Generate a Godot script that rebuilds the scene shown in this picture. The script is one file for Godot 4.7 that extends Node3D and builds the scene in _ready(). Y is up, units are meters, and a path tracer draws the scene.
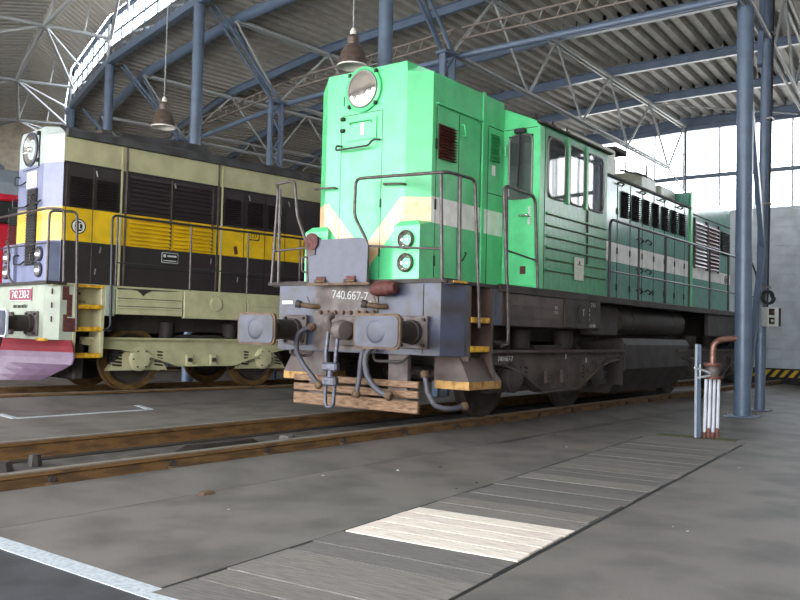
extends Node3D
# Roundhouse interior: two diesel locomotives under a steel roof.
# x runs rearward along the green locomotive's track, y is up, z points to the near side; rail tops are y = 0.

const FLOOR := -0.18
const HUB := 48.3            # the turntable's centre lies on the green track at x = HUB
const STEP := 7.3            # degrees between two tracks
const J0 := -6               # roof vertices run from J0 to J1
const J1 := 3

var M := {}
var rng := RandomNumberGenerator.new()

# ---------------------------------------------------------------- mesh builder
class Buf:
	var v := PackedVector3Array()
	var n := PackedVector3Array()

class MB:
	var bufs := {}
	func buf(m) -> Buf:
		if not bufs.has(m):
			bufs[m] = Buf.new()
		return bufs[m]
	func tri(m, a: Vector3, b: Vector3, c: Vector3, na: Vector3, nb: Vector3, nc: Vector3) -> void:
		var k: Buf = buf(m)
		if (b - a).cross(c - a).dot(na + nb + nc) > 0.0:
			k.v.append(a); k.v.append(c); k.v.append(b)
			k.n.append(na); k.n.append(nc); k.n.append(nb)
		else:
			k.v.append(a); k.v.append(b); k.v.append(c)
			k.n.append(na); k.n.append(nb); k.n.append(nc)
	func flat(m, a: Vector3, b: Vector3, c: Vector3, out: Vector3) -> void:
		var n := (b - a).cross(c - a).normalized()
		if n.dot(out) < 0.0:
			n = -n
		tri(m, a, b, c, n, n, n)
	func quad(m, a: Vector3, b: Vector3, c: Vector3, d: Vector3, out: Vector3) -> void:
		flat(m, a, b, c, out)
		flat(m, a, c, d, out)
	# box with bevelled edges, centre c, half sizes h, in basis q
	func obox(m, c: Vector3, h: Vector3, q: Basis = Basis(), bev := 0.0) -> void:
		var b := minf(bev, minf(h.x, minf(h.y, h.z)) * 0.45)
		var ax := [Vector3.RIGHT, Vector3.UP, Vector3.BACK]
		for i in 3:
			var u: Vector3 = ax[(i + 1) % 3]
			var w: Vector3 = ax[(i + 2) % 3]
			var hu: float = h[(i + 1) % 3]
			var hw: float = h[(i + 2) % 3]
			for s in [-1.0, 1.0]:
				var o: Vector3 = ax[i] * (h[i] * s)
				var n: Vector3 = q * (ax[i] * s)
				var p: Array = []
				for k in [[-1, -1], [1, -1], [1, 1], [-1, 1]]:
					p.append(c + q * (o + u * ((hu - b) * k[0]) + w * ((hw - b) * k[1])))
				quad(m, p[0], p[1], p[2], p[3], n)
		if b <= 0.0:
			return
		for i in 3:
			var j := (i + 1) % 3
			var k := (i + 2) % 3
			for sj in [-1.0, 1.0]:
				for sk in [-1.0, 1.0]:
					var l: float = h[i] - b
					var e1: Vector3 = ax[j] * (h[j] * sj) + ax[k] * ((h[k] - b) * sk)
					var e2: Vector3 = ax[j] * ((h[j] - b) * sj) + ax[k] * (h[k] * sk)
					quad(m, c + q * (e1 - ax[i] * l), c + q * (e1 + ax[i] * l), c + q * (e2 + ax[i] * l), c + q * (e2 - ax[i] * l), q * (ax[j] * sj + ax[k] * sk))
		for sx in [-1.0, 1.0]:
			for sy in [-1.0, 1.0]:
				for sz in [-1.0, 1.0]:
					var p1 := Vector3(h.x * sx, (h.y - b) * sy, (h.z - b) * sz)
					var p2 := Vector3((h.x - b) * sx, h.y * sy, (h.z - b) * sz)
					var p3 := Vector3((h.x - b) * sx, (h.y - b) * sy, h.z * sz)
					flat(m, c + q * p1, c + q * p2, c + q * p3, q * Vector3(sx, sy, sz))
	func bb(m, x0: float, x1: float, y0: float, y1: float, z0: float, z1: float, bev := 0.0) -> void:
		obox(m, Vector3(x0 + x1, y0 + y1, z0 + z1) * 0.5, Vector3(absf(x1 - x0), absf(y1 - y0), absf(z1 - z0)) * 0.5, Basis(), bev)
	# bar of rectangular section from a to b; w across (horizontal), t the other way
	func bar(m, a: Vector3, b: Vector3, w: float, t: float, bev := 0.0) -> void:
		var d := (b - a).normalized()
		var up := Vector3.UP if absf(d.y) < 0.98 else Vector3.RIGHT
		var s := d.cross(up).normalized()
		var u := s.cross(d).normalized()
		obox(m, (a + b) * 0.5, Vector3(a.distance_to(b) * 0.5, t * 0.5, w * 0.5), Basis(d, u, s), bev)
	func cyl(m, a: Vector3, b: Vector3, r0: float, r1 := -1.0, n := 12, caps := true) -> void:
		if r1 < 0.0:
			r1 = r0
		lathe(m, a, (b - a).normalized(), [[r0, 0.0], [r1, a.distance_to(b)]], n, caps)
	# profile is a list of [radius, height]; crisp rings are repeated by the caller
	func lathe(m, o: Vector3, axis: Vector3, prof: Array, n := 16, caps := true) -> void:
		var s := axis.cross(Vector3.UP if absf(axis.y) < 0.9 else Vector3.RIGHT).normalized()
		var t := axis.cross(s).normalized()
		for i in prof.size() - 1:
			var r0: float = prof[i][0]
			var h0: float = prof[i][1]
			var r1: float = prof[i + 1][0]
			var h1: float = prof[i + 1][1]
			var dr := r1 - r0
			var dh := h1 - h0
			if absf(dr) < 1e-6 and absf(dh) < 1e-6:
				continue
			for k in n:
				var a0 := TAU * k / n
				var a1 := TAU * (k + 1) / n
				var e0 := s * cos(a0) + t * sin(a0)
				var e1 := s * cos(a1) + t * sin(a1)
				var n0 := (e0 * dh - axis * dr).normalized()
				var n1 := (e1 * dh - axis * dr).normalized()
				var p00 := o + axis * h0 + e0 * r0
				var p01 := o + axis * h0 + e1 * r0
				var p10 := o + axis * h1 + e0 * r1
				var p11 := o + axis * h1 + e1 * r1
				if r0 > 1e-6:
					tri(m, p00, p01, p11, n0, n1, n1)
				if r1 > 1e-6:
					tri(m, p00, p11, p10, n0, n1, n0)
		if caps:
			for e in [0, prof.size() - 1]:
				var r: float = prof[e][0]
				if r < 1e-6:
					continue
				var out := -axis if e == 0 else axis
				var c: Vector3 = o + axis * prof[e][1]
				for k in n:
					var a0 := TAU * k / n
					var a1 := TAU * (k + 1) / n
					flat(m, c, c + (s * cos(a0) + t * sin(a0)) * r, c + (s * cos(a1) + t * sin(a1)) * r, out)
	func tube(m, pts: Array, r: float, n := 8, closed := false) -> void:
		var cnt := pts.size()
		var rings := []
		var norms := []
		var prev_s := Vector3.ZERO
		for i in cnt:
			var d: Vector3
			if closed:
				d = (pts[(i + 1) % cnt] - pts[(i + cnt - 1) % cnt]).normalized()
			elif i == 0:
				d = (pts[1] - pts[0]).normalized()
			elif i == cnt - 1:
				d = (pts[i] - pts[i - 1]).normalized()
			else:
				d = ((pts[i + 1] - pts[i]).normalized() + (pts[i] - pts[i - 1]).normalized()).normalized()
			var s: Vector3
			if prev_s == Vector3.ZERO:
				s = d.cross(Vector3.UP if absf(d.y) < 0.9 else Vector3.RIGHT).normalized()
			else:
				s = (prev_s - d * prev_s.dot(d)).normalized()
			prev_s = s
			var t := d.cross(s)
			var ring := []
			var nn := []
			for k in n:
				var a := TAU * k / n
				var e := s * cos(a) + t * sin(a)
				ring.append(pts[i] + e * r)
				nn.append(e)
			rings.append(ring)
			norms.append(nn)
		var last := cnt if closed else cnt - 1
		for i in last:
			var j := (i + 1) % cnt
			for k in n:
				var l := (k + 1) % n
				tri(m, rings[i][k], rings[i][l], rings[j][l], norms[i][k], norms[i][l], norms[j][l])
				tri(m, rings[i][k], rings[j][l], rings[j][k], norms[i][k], norms[j][l], norms[j][k])
		if not closed:
			for e in [0, cnt - 1]:
				var o: Vector3 = (pts[0] - pts[1]) if e == 0 else (pts[e] - pts[e - 1])
				for k in n:
					flat(m, pts[e], rings[e][k], rings[e][(k + 1) % n], o)
	# polygon (2D points) laid on o + p.x * ux + p.y * uy, extruded by depth
	func prism(m, poly: Array, o: Vector3, ux: Vector3, uy: Vector3, depth: Vector3) -> void:
		var pp := PackedVector2Array(poly)
		var idx := Geometry2D.triangulate_polygon(pp)
		var f := func(p: Vector2) -> Vector3: return o + ux * p.x + uy * p.y
		for i in range(0, idx.size(), 3):
			var a: Vector3 = f.call(pp[idx[i]])
			var b: Vector3 = f.call(pp[idx[i + 1]])
			var c: Vector3 = f.call(pp[idx[i + 2]])
			flat(m, a, b, c, -depth)
			flat(m, a + depth, b + depth, c + depth, depth)
		var ccw := not Geometry2D.is_polygon_clockwise(pp)
		for i in pp.size():
			var p := pp[i]
			var q := pp[(i + 1) % pp.size()]
			var e := (q - p)
			var o2 := Vector2(e.y, -e.x) if ccw else Vector2(-e.y, e.x)
			var a: Vector3 = f.call(p)
			var b: Vector3 = f.call(q)
			quad(m, a, b, b + depth, a + depth, ux * o2.x + uy * o2.y)
	# side walls between two outlines of equal count, and caps
	func loft(m, pa: Array, pb: Array, cap_a := true, cap_b := true) -> void:
		var n := pa.size()
		var ca := Vector3.ZERO
		for p in pa: ca += p / n
		for p in pb: ca += p / n
		ca *= 0.5
		for i in n:
			var j := (i + 1) % n
			quad(m, pa[i], pa[j], pb[j], pb[i], (pa[i] + pa[j] + pb[i] + pb[j]) * 0.25 - ca)
		for e in [[pa, cap_a], [pb, cap_b]]:
			if e[1]:
				var c := Vector3.ZERO
				for p in e[0]: c += p / n
				for i in n:
					flat(m, c, e[0][i], e[0][(i + 1) % n], c - ca)
	func mesh(mats: Dictionary) -> ArrayMesh:
		var am := ArrayMesh.new()
		for m in bufs:
			var a := []
			a.resize(Mesh.ARRAY_MAX)
			a[Mesh.ARRAY_VERTEX] = bufs[m].v
			a[Mesh.ARRAY_NORMAL] = bufs[m].n
			am.add_surface_from_arrays(Mesh.PRIMITIVE_TRIANGLES, a)
			am.surface_set_material(am.get_surface_count() - 1, mats[m])
		return am

# ---------------------------------------------------------------- scene helpers
var taken := {}
func numbered(called: String) -> String:
	if not taken.has(called):
		taken[called] = 0
		return called
	taken[called] += 1
	return "%s_%03d" % [called, taken[called]]

func put(mb: MB, called: String, parent: Node = null, label := "") -> MeshInstance3D:
	var o := MeshInstance3D.new()
	o.mesh = mb.mesh(M)
	if parent == null:
		o.name = numbered(called)
		add_child(o)
	else:
		o.name = called
		parent.add_child(o, true)
	if label:
		o.set_meta("label", label)
	return o

func again(mesh: Mesh, called: String, parent: Node, where: Transform3D) -> MeshInstance3D:
	var o := MeshInstance3D.new()
	o.mesh = mesh
	o.name = called
	parent.add_child(o, true)
	o.transform = where
	return o

func tag(o: Node, label: String, category := "", group := "", kind := "") -> Node:
	o.set_meta("label", label)
	if category: o.set_meta("category", category)
	if group: o.set_meta("group", group)
	if kind: o.set_meta("kind", kind)
	return o

func thing(called: String, label: String, category: String, at := Vector3.ZERO, turn := 0.0, group := "") -> Node3D:
	var o := Node3D.new()
	o.name = numbered(called)
	add_child(o)
	o.position = at
	o.rotation.y = turn
	tag(o, label, category, group)
	return o

func setting(called: String, label: String) -> Node3D:
	var o := Node3D.new()
	o.name = numbered(called)
	add_child(o)
	tag(o, label, "", "", "structure")
	return o

func rounded(pts: Array, rad: float, k := 4) -> Array:
	var out := [pts[0]]
	for i in range(1, pts.size() - 1):
		var a: Vector3 = pts[i - 1]
		var b: Vector3 = pts[i]
		var c: Vector3 = pts[i + 1]
		var r := minf(rad, minf(a.distance_to(b), b.distance_to(c)) * 0.49)
		var p := b + (a - b).normalized() * r
		var q := b + (c - b).normalized() * r
		for j in k + 1:
			var t := float(j) / k
			out.append(p.lerp(b, t).lerp(b.lerp(q, t), t))
	out.append(pts[pts.size() - 1])
	return out

func round_rect(w: float, h: float, r: float, k := 4) -> Array:
	var out := []
	for c in [[1, 1, 0.0], [-1, 1, PI / 2], [-1, -1, PI], [1, -1, PI * 1.5]]:
		for i in k + 1:
			var a: float = c[2] + PI / 2 * i / k
			out.append(Vector2(c[0] * (w / 2 - r) + cos(a) * r, c[1] * (h / 2 - r) + sin(a) * r))
	return out

func hub(r: float, deg: float, y: float) -> Vector3:
	var a := deg_to_rad(deg)
	return Vector3(HUB - r * cos(a), y, r * sin(a))

func vert(j: int) -> float:
	return 3.65 + STEP * j

func noise_tex(freq: float, stops: Array, kind := FastNoiseLite.TYPE_SIMPLEX_SMOOTH, oct := 5, s := 1, w := 512, h := 512) -> NoiseTexture2D:
	var f := FastNoiseLite.new()
	f.noise_type = kind
	f.frequency = freq
	f.fractal_octaves = oct
	f.seed = s
	var g := Gradient.new()
	var offs := PackedFloat32Array()
	var cols := PackedColorArray()
	for st in stops:
		offs.append(st[0])
		cols.append(st[1])
	g.offsets = offs
	g.colors = cols
	var t := NoiseTexture2D.new()
	t.width = w
	t.height = h
	t.seamless = true
	t.noise = f
	t.color_ramp = g
	return t

func grey(v: float) -> Color:
	return Color(v, v, v)

func mat(key: String, c: Color, rough := 0.6, metal := 0.0, tex: Texture2D = null, scale := Vector3.ONE) -> StandardMaterial3D:
	var m := StandardMaterial3D.new()
	m.resource_name = key
	m.albedo_color = c
	m.roughness = rough
	m.metallic = metal
	if tex:
		m.albedo_texture = tex
		m.uv1_triplanar = true
		m.uv1_scale = scale
	M[key] = m
	return m

func text(s: String, size: float, key: String, parent: Node, at: Vector3, basis: Basis, called := "lettering", serif := false) -> MeshInstance3D:
	var t := TextMesh.new()
	var f := SystemFont.new()
	f.font_names = PackedStringArray(["Droid Serif" if serif else "Droid Sans"])
	t.font = f
	t.text = s
	t.font_size = 32
	t.pixel_size = size / 32.0
	t.depth = 0.003
	t.curve_step = 4.0
	t.material = M[key]
	var o := MeshInstance3D.new()
	o.mesh = t
	o.name = called
	parent.add_child(o, true)
	o.transform = Transform3D(basis, at)
	return o

const FACE_FRONT := Basis(Vector3(0, 0, 1), Vector3(0, 1, 0), Vector3(-1, 0, 0))   # reads from -x
const FACE_SIDE := Basis(Vector3(1, 0, 0), Vector3(0, 1, 0), Vector3(0, 0, 1))      # reads from +z

# ---------------------------------------------------------------- camera, sky, light
func setup_view() -> void:
	var cam := Camera3D.new()
	cam.name = "camera"
	add_child(cam)
	var yaw := 0.6473
	var pitch := 0.0392
	var roll := 0.0241
	var fw := Vector3(cos(yaw) * cos(pitch), sin(pitch), -sin(yaw) * cos(pitch))
	var r := fw.cross(Vector3.UP).normalized()
	var u := r.cross(fw)
	var r2 := r * cos(roll) + u * sin(roll)
	var u2 := u * cos(roll) - r * sin(roll)
	cam.transform = Transform3D(Basis(r2, u2, -fw), Vector3(-7.438, 1.017, 6.351))
	cam.fov = rad_to_deg(2.0 * atan(300.0 / 844.25))
	cam.current = true
	var env := Environment.new()
	var sky := Sky.new()
	var sm := ProceduralSkyMaterial.new()
	sm.sky_top_color = Color(0.90, 0.95, 1.0)
	sm.sky_horizon_color = Color(1.0, 1.0, 1.0)
	sm.sky_curve = 0.2
	sm.ground_horizon_color = Color(0.97, 0.96, 0.94)
	sm.ground_bottom_color = Color(0.86, 0.85, 0.83)
	sm.sun_angle_max = 1.0
	sky.sky_material = sm
	env.background_mode = Environment.BG_SKY
	env.sky = sky
	env.background_energy_multiplier = 11.0
	env.tonemap_mode = Environment.TONE_MAPPER_LINEAR
	env.tonemap_exposure = 1.0
	env.sdfgi_enabled = true
	env.ssao_enabled = true
	env.ssil_enabled = true
	var we := WorldEnvironment.new()
	we.name = "environment"
	we.environment = env
	add_child(we)

func setup_materials() -> void:
	var wear := noise_tex(0.007, [[0.0, grey(0.88)], [0.45, grey(0.95)], [0.7, grey(1.0)], [1.0, grey(0.97)]], FastNoiseLite.TYPE_SIMPLEX_SMOOTH, 5, 3)
	var dirt := noise_tex(0.008, [[0.0, Color(0.62, 0.58, 0.55)], [0.4, Color(0.82, 0.79, 0.77)], [0.62, Color(0.95, 0.94, 0.93)], [1.0, Color(1, 1, 1)]], FastNoiseLite.TYPE_SIMPLEX_SMOOTH, 6, 8)
	var streak := noise_tex(0.02, [[0.0, Color(0.82, 0.85, 0.82)], [0.45, Color(0.93, 0.95, 0.93)], [0.75, Color(1, 1, 1)], [1.0, Color(1, 1, 1)]], FastNoiseLite.TYPE_SIMPLEX_SMOOTH, 5, 5)
	var rusty := noise_tex(0.010, [[0.0, Color(0.32, 0.25, 0.20)], [0.4, Color(0.42, 0.32, 0.24)], [0.6, Color(0.52, 0.40, 0.27)], [0.8, Color(0.47, 0.37, 0.28)], [1.0, Color(0.60, 0.48, 0.33)]], FastNoiseLite.TYPE_SIMPLEX_SMOOTH, 6, 11)
	var slate := noise_tex(0.010, [[0.0, Color(0.36, 0.32, 0.33)], [0.3, Color(0.39, 0.38, 0.43)], [0.55, Color(0.42, 0.43, 0.52)], [0.8, Color(0.43, 0.45, 0.57)], [1.0, Color(0.47, 0.48, 0.56)]], FastNoiseLite.TYPE_SIMPLEX_SMOOTH, 6, 21)
	var concrete := noise_tex(0.008, [[0.0, grey(0.72)], [0.35, grey(0.86)], [0.6, grey(0.96)], [1.0, grey(1.0)]], FastNoiseLite.TYPE_SIMPLEX_SMOOTH, 7, 31, 1024, 1024)
	var speck := noise_tex(0.09, [[0.0, grey(0.78)], [0.4, grey(0.97)], [0.7, grey(1.0)], [1.0, grey(0.9)]], FastNoiseLite.TYPE_SIMPLEX_SMOOTH, 4, 33, 1024, 1024)
	var wood := noise_tex(0.02, [[0.0, Color(0.78, 0.76, 0.74)], [0.4, Color(0.9, 0.89, 0.88)], [0.7, Color(1, 1, 1)], [1.0, Color(0.94, 0.92, 0.9)]], FastNoiseLite.TYPE_SIMPLEX_SMOOTH, 5, 41)
	# paints of the green locomotive
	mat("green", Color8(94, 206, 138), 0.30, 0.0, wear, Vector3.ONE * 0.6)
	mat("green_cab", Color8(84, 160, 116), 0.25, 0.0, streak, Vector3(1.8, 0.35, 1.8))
	mat("green_old", Color8(104, 164, 148), 0.16, 0.0, streak, Vector3(1.8, 0.35, 1.8))
	mat("stripe_white", Color8(248, 246, 242), 0.35, 0.0, wear, Vector3.ONE * 0.8)
	mat("stripe_cream", Color8(226, 196, 160), 0.35, 0.0, noise_tex(0.014, [[0.0, Color(1, 0.88, 0.76)], [0.5, Color(1, 0.96, 0.92)], [1.0, Color(1, 1, 1)]], FastNoiseLite.TYPE_SIMPLEX_SMOOTH, 4, 6), Vector3.ONE)
	mat("slate", grey(0.62), 0.42, 0.0, slate, Vector3.ONE * 0.7)
	mat("slate_plain", Color8(66, 70, 88), 0.42, 0.0, dirt, Vector3.ONE * 0.5)
	mat("lilac_plate", Color8(60, 61, 80), 0.38, 0.0, wear, Vector3.ONE * 1.3)
	mat("grimy", Color8(100, 90, 88), 0.6, 0.0, dirt, Vector3.ONE * 0.9)
	mat("under", Color8(56, 49, 46), 0.7, 0.0, dirt, Vector3.ONE * 0.6)
	mat("bogie_brown", Color8(78, 66, 61), 0.65, 0.0, dirt, Vector3.ONE * 0.6)
	mat("skirt", Color8(82, 66, 60), 0.55, 0.0, dirt, Vector3.ONE * 0.5)
	mat("rust", grey(0.76), 0.75, 0.0, rusty, Vector3.ONE * 1.2)
	mat("rail_rust", Color8(226, 214, 176), 0.7, 0.0, rusty, Vector3(0.5, 2.0, 2.0))
	mat("rail_head", Color8(150, 138, 126), 0.4, 0.5, wear, Vector3.ONE * 2.0)
	mat("steel", Color8(128, 124, 122), 0.4, 0.75, wear, Vector3.ONE * 2.0)
	mat("wheel", Color8(120, 92, 62), 0.4, 0.5, wear, Vector3.ONE)
	mat("handrail", Color8(92, 84, 86), 0.4, 0.3, dirt, Vector3.ONE * 2.0)
	mat("handrail_dark", Color8(44, 46, 48), 0.4, 0.2)
	mat("seam", Color8(26, 46, 32), 0.7)
	mat("rust_seam", Color8(66, 74, 50), 0.8)
	mat("seam_dark", Color8(24, 22, 22), 0.7)
	mat("louvre_red", Color8(104, 56, 46), 0.5)
	mat("louvre_dark", Color8(40, 32, 38), 0.6)
	mat("rubber", Color8(40, 40, 46), 0.6)
	mat("hose", Color8(70, 68, 76), 0.55)
	mat("chain", Color8(96, 98, 112), 0.45, 0.4, dirt, Vector3.ONE * 3.0)
	mat("yellow_step", Color8(216, 166, 34), 0.5, 0.0, dirt, Vector3.ONE * 2.0)
	mat("ochre", Color8(176, 136, 74), 0.7, 0.0, dirt, Vector3.ONE * 1.6)
	mat("guard_board", Color8(140, 116, 92), 0.75, 0.0, noise_tex(0.03, [[0.0, Color(0.5, 0.42, 0.38)], [0.5, Color(0.85, 0.78, 0.72)], [1.0, Color(1, 1, 1)]], FastNoiseLite.TYPE_SIMPLEX_SMOOTH, 5, 44), Vector3(2, 2, 0.4))
	mat("chrome", Color8(206, 204, 200), 0.16, 0.95)
	mat("lens", Color8(196, 190, 184), 0.06, 0.85)
	mat("chalk", Color8(176, 176, 172), 0.9)
	mat("white_sign", Color8(225, 225, 222), 0.6)
	mat("black", Color8(14, 14, 15), 0.6)
	mat("cab_inside", Color8(58, 62, 62), 0.8)
	mat("roof_grey", Color8(78, 70, 64), 0.7, 0.0, dirt, Vector3.ONE)
	mat("pale_box", Color8(196, 200, 184), 0.45, 0.0, wear, Vector3.ONE)
	# paints of the yellow locomotive
	mat("cream", Color8(174, 168, 134), 0.4, 0.0, wear, Vector3.ONE * 0.5)
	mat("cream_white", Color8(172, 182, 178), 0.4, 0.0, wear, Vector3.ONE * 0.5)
	mat("frame_cream", Color8(180, 174, 138), 0.45, 0.0, wear, Vector3.ONE * 0.7)
	mat("beam_white", Color8(160, 166, 150), 0.45, 0.0, wear, Vector3.ONE * 0.7)
	mat("umber", Color8(48, 38, 42), 0.45, 0.0, wear, Vector3.ONE * 0.6)
	mat("yellow", Color8(226, 182, 24), 0.42, 0.0, wear, Vector3.ONE * 0.6)
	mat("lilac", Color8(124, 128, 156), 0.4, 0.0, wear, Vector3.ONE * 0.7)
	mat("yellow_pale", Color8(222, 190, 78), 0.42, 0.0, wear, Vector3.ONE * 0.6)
	mat("roof_dark", Color8(66, 66, 70), 0.7, 0.0, dirt, Vector3.ONE * 0.5)
	mat("plow_red", Color8(118, 24, 36), 0.45, 0.0, wear, Vector3.ONE)
	mat("plow_lilac", Color8(106, 84, 104), 0.5, 0.0, wear, Vector3.ONE)
	mat("plate_pink", Color8(130, 62, 76), 0.5)
	mat("rust_patch", Color8(92, 44, 40), 0.7, 0.0, dirt, Vector3.ONE * 3.0)
	mat("wheel_yellow", Color8(112, 86, 50), 0.5, 0.2, dirt, Vector3.ONE)
	# railcar
	mat("red", Color8(176, 22, 44), 0.4, 0.0, wear, Vector3.ONE * 0.5)
	mat("car_grey", Color8(118, 128, 138), 0.5, 0.0, wear, Vector3.ONE * 0.5)
	# hall
	mat("concrete", Color8(120, 112, 106), 0.62, 0.0, concrete, Vector3.ONE * 0.16)
	M.concrete.detail_enabled = true
	M.concrete.detail_albedo = speck
	M.concrete.detail_blend_mode = BaseMaterial3D.BLEND_MODE_MUL
	M.concrete.detail_uv_layer = BaseMaterial3D.DETAIL_UV_2
	M.concrete.uv2_triplanar = true
	M.concrete.uv2_scale = Vector3.ONE * 0.9
	mat("asphalt", Color8(70, 68, 72), 0.6, 0.0, concrete, Vector3.ONE * 0.4)
	mat("bed", Color8(92, 88, 84), 0.8, 0.0, dirt, Vector3.ONE * 0.7)
	mat("line_white", Color8(186, 190, 194), 0.6, 0.0, noise_tex(0.05, [[0.0, grey(0.8)], [0.4, grey(0.93)], [0.6, grey(1.0)], [1.0, grey(1.0)]], FastNoiseLite.TYPE_SIMPLEX_SMOOTH, 5, 51), Vector3.ONE)
	mat("stain", Color8(84, 80, 78), 0.5, 0.0, concrete, Vector3.ONE * 0.6)
	for i in 4:
		mat("plank_%d" % i, [Color8(122, 115, 109), Color8(114, 108, 104), Color8(128, 121, 115), Color8(104, 99, 96)][i], 0.75, 0.0, wood, Vector3(6, 1, 0.5))
	for i in 2:
		mat("plank_new_%d" % i, [Color8(240, 226, 212), Color8(232, 216, 204)][i], 0.75, 0.0, wood, Vector3(6, 1, 0.5))
	mat("column_blue", Color8(95, 111, 134), 0.35, 0.0, wear, Vector3.ONE * 0.6)
	mat("truss_grey", Color8(166, 170, 174), 0.42, 0.0, wear, Vector3.ONE * 2.0)
	mat("lattice", Color8(122, 114, 108), 0.6)
	mat("deck", Color8(182, 179, 171), 0.6, 0.0, wear, Vector3.ONE * 0.7)
	mat("gate", Color8(206, 214, 224), 0.55, 0.0, wear, Vector3.ONE * 0.4)
	mat("wall", Color8(205, 197, 178), 0.8, 0.0, concrete, Vector3.ONE * 0.3)
	mat("hazard_yellow", Color8(206, 172, 40), 0.6)
	mat("enamel", Color8(96, 84, 78), 0.4, 0.0, dirt, Vector3.ONE * 2.0)
	mat("enamel_white", Color8(226, 224, 216), 0.4)
	mat("box_grey", Color8(196, 198, 196), 0.5)
	mat("pipe_red", Color8(118, 68, 56), 0.6, 0.0, dirt, Vector3.ONE * 3.0)
	mat("pipe_copper", Color8(150, 112, 100), 0.4, 0.5, dirt, Vector3.ONE * 3.0)
	mat("pipe_white", Color8(190, 194, 202), 0.5, 0.0, wear, Vector3.ONE)
	mat("moss", Color8(96, 100, 50), 0.9, 0.0, dirt, Vector3.ONE * 4.0)
	var gl := mat("glass", Color(0.9, 0.95, 1.0, 0.05), 0.03)
	gl.transparency = BaseMaterial3D.TRANSPARENCY_ALPHA
	var cg := mat("cab_glass", Color(0.30, 0.32, 0.32, 0.45), 0.03)
	cg.transparency = BaseMaterial3D.TRANSPARENCY_ALPHA

# ---------------------------------------------------------------- the hall
const R_IN := 30.9
const R_SILL := 44.58
const R_RIDGE := 45.9
const R_OUT := 61.0
const PURLINS := [43.55, 41.0, 38.45, 35.8, 33.4, 31.0]

func chord_y(r: float) -> float:
	return 7.30 + (r - 30.87) * 0.063

func deck_y(r: float) -> float:
	return chord_y(r) + 0.26

func build_floor() -> void:
	var f := setting("floor", "grey concrete workshop floor with worn patches and plank cover")
	var b := MB.new()
	b.bb("concrete", -5.06, 30, FLOOR - 0.3, FLOOR, -46, 30)
	put(b, "slab", f)
	b = MB.new()
	b.bb("asphalt", -16, -5.06, FLOOR - 0.3, FLOOR, -46, 30)
	put(b, "slab", f, "dark bituminous floor beyond the white line")
	# white painted line along the edge of the dark floor
	b = MB.new()
	b.bb("line_white", -5.08, -4.955, FLOOR, FLOOR + 0.004, -6.0, 9.0)
	put(b, "painted_line", f, "straight white line between dark and pale floor")
	# white outline painted beside the yellow locomotive's track
	b = MB.new()
	var o := [Vector2(-3.1, -4.62), Vector2(-1.66, -4.62), Vector2(-1.78, -3.98), Vector2(0.23, -3.94), Vector2(0.72, -5.25), Vector2(-0.05, -5.62), Vector2(-1.2, -5.42)]
	for i in range(1, o.size() - 1):
		b.bar("line_white", Vector3(o[i].x, FLOOR + 0.002, o[i].y), Vector3(o[i + 1].x, FLOOR + 0.002, o[i + 1].y), 0.1, 0.006)
	b.bar("line_white", Vector3(o[0].x, FLOOR + 0.002, o[0].y), Vector3(o[1].x, FLOOR + 0.002, o[1].y), 0.1, 0.006)
	put(b, "painted_outline", f, "white outline painted between the two tracks")
	# oil stains
	for s in [[-3.55, 0.95, 0.62, 0.16], [-1.2, 1.15, 0.5, 0.12], [1.2, 1.35, 1.0, 0.2], [3.4, 1.45, 0.8, 0.16], [-2.0, 1.05, 0.4, 0.1]]:
		b = MB.new()
		var poly := []
		for k in 22:
			var a := TAU * k / 22.0
			var w: float = 1.0 + rng.randf_range(-0.22, 0.22)
			poly.append(Vector2(s[0] + cos(a) * s[2] * w, s[1] + sin(a) * s[3] * w))
		b.prism("stain", poly, Vector3(0, FLOOR, 0), Vector3.RIGHT, Vector3.BACK, Vector3(0, 0.003, 0))
		put(b, "oil_stain", f)
	# flakes of paint and grit lying about
	for i in 26:
		b = MB.new()
		var c := Vector2(rng.randf_range(-4.6, 4.0), rng.randf_range(1.6, 5.2))
		var r := rng.randf_range(0.008, 0.02)
		var poly := []
		for k in 6:
			var a := TAU * k / 6.0
			poly.append(c + Vector2(cos(a), sin(a) * 0.6) * r * rng.randf_range(0.7, 1.3))
		b.prism("line_white" if i % 3 else "seam_dark", poly, Vector3(0, FLOOR, 0), Vector3.RIGHT, Vector3.BACK, Vector3(0, 0.004, 0))
		put(b, "grit_flake", f)

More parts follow.
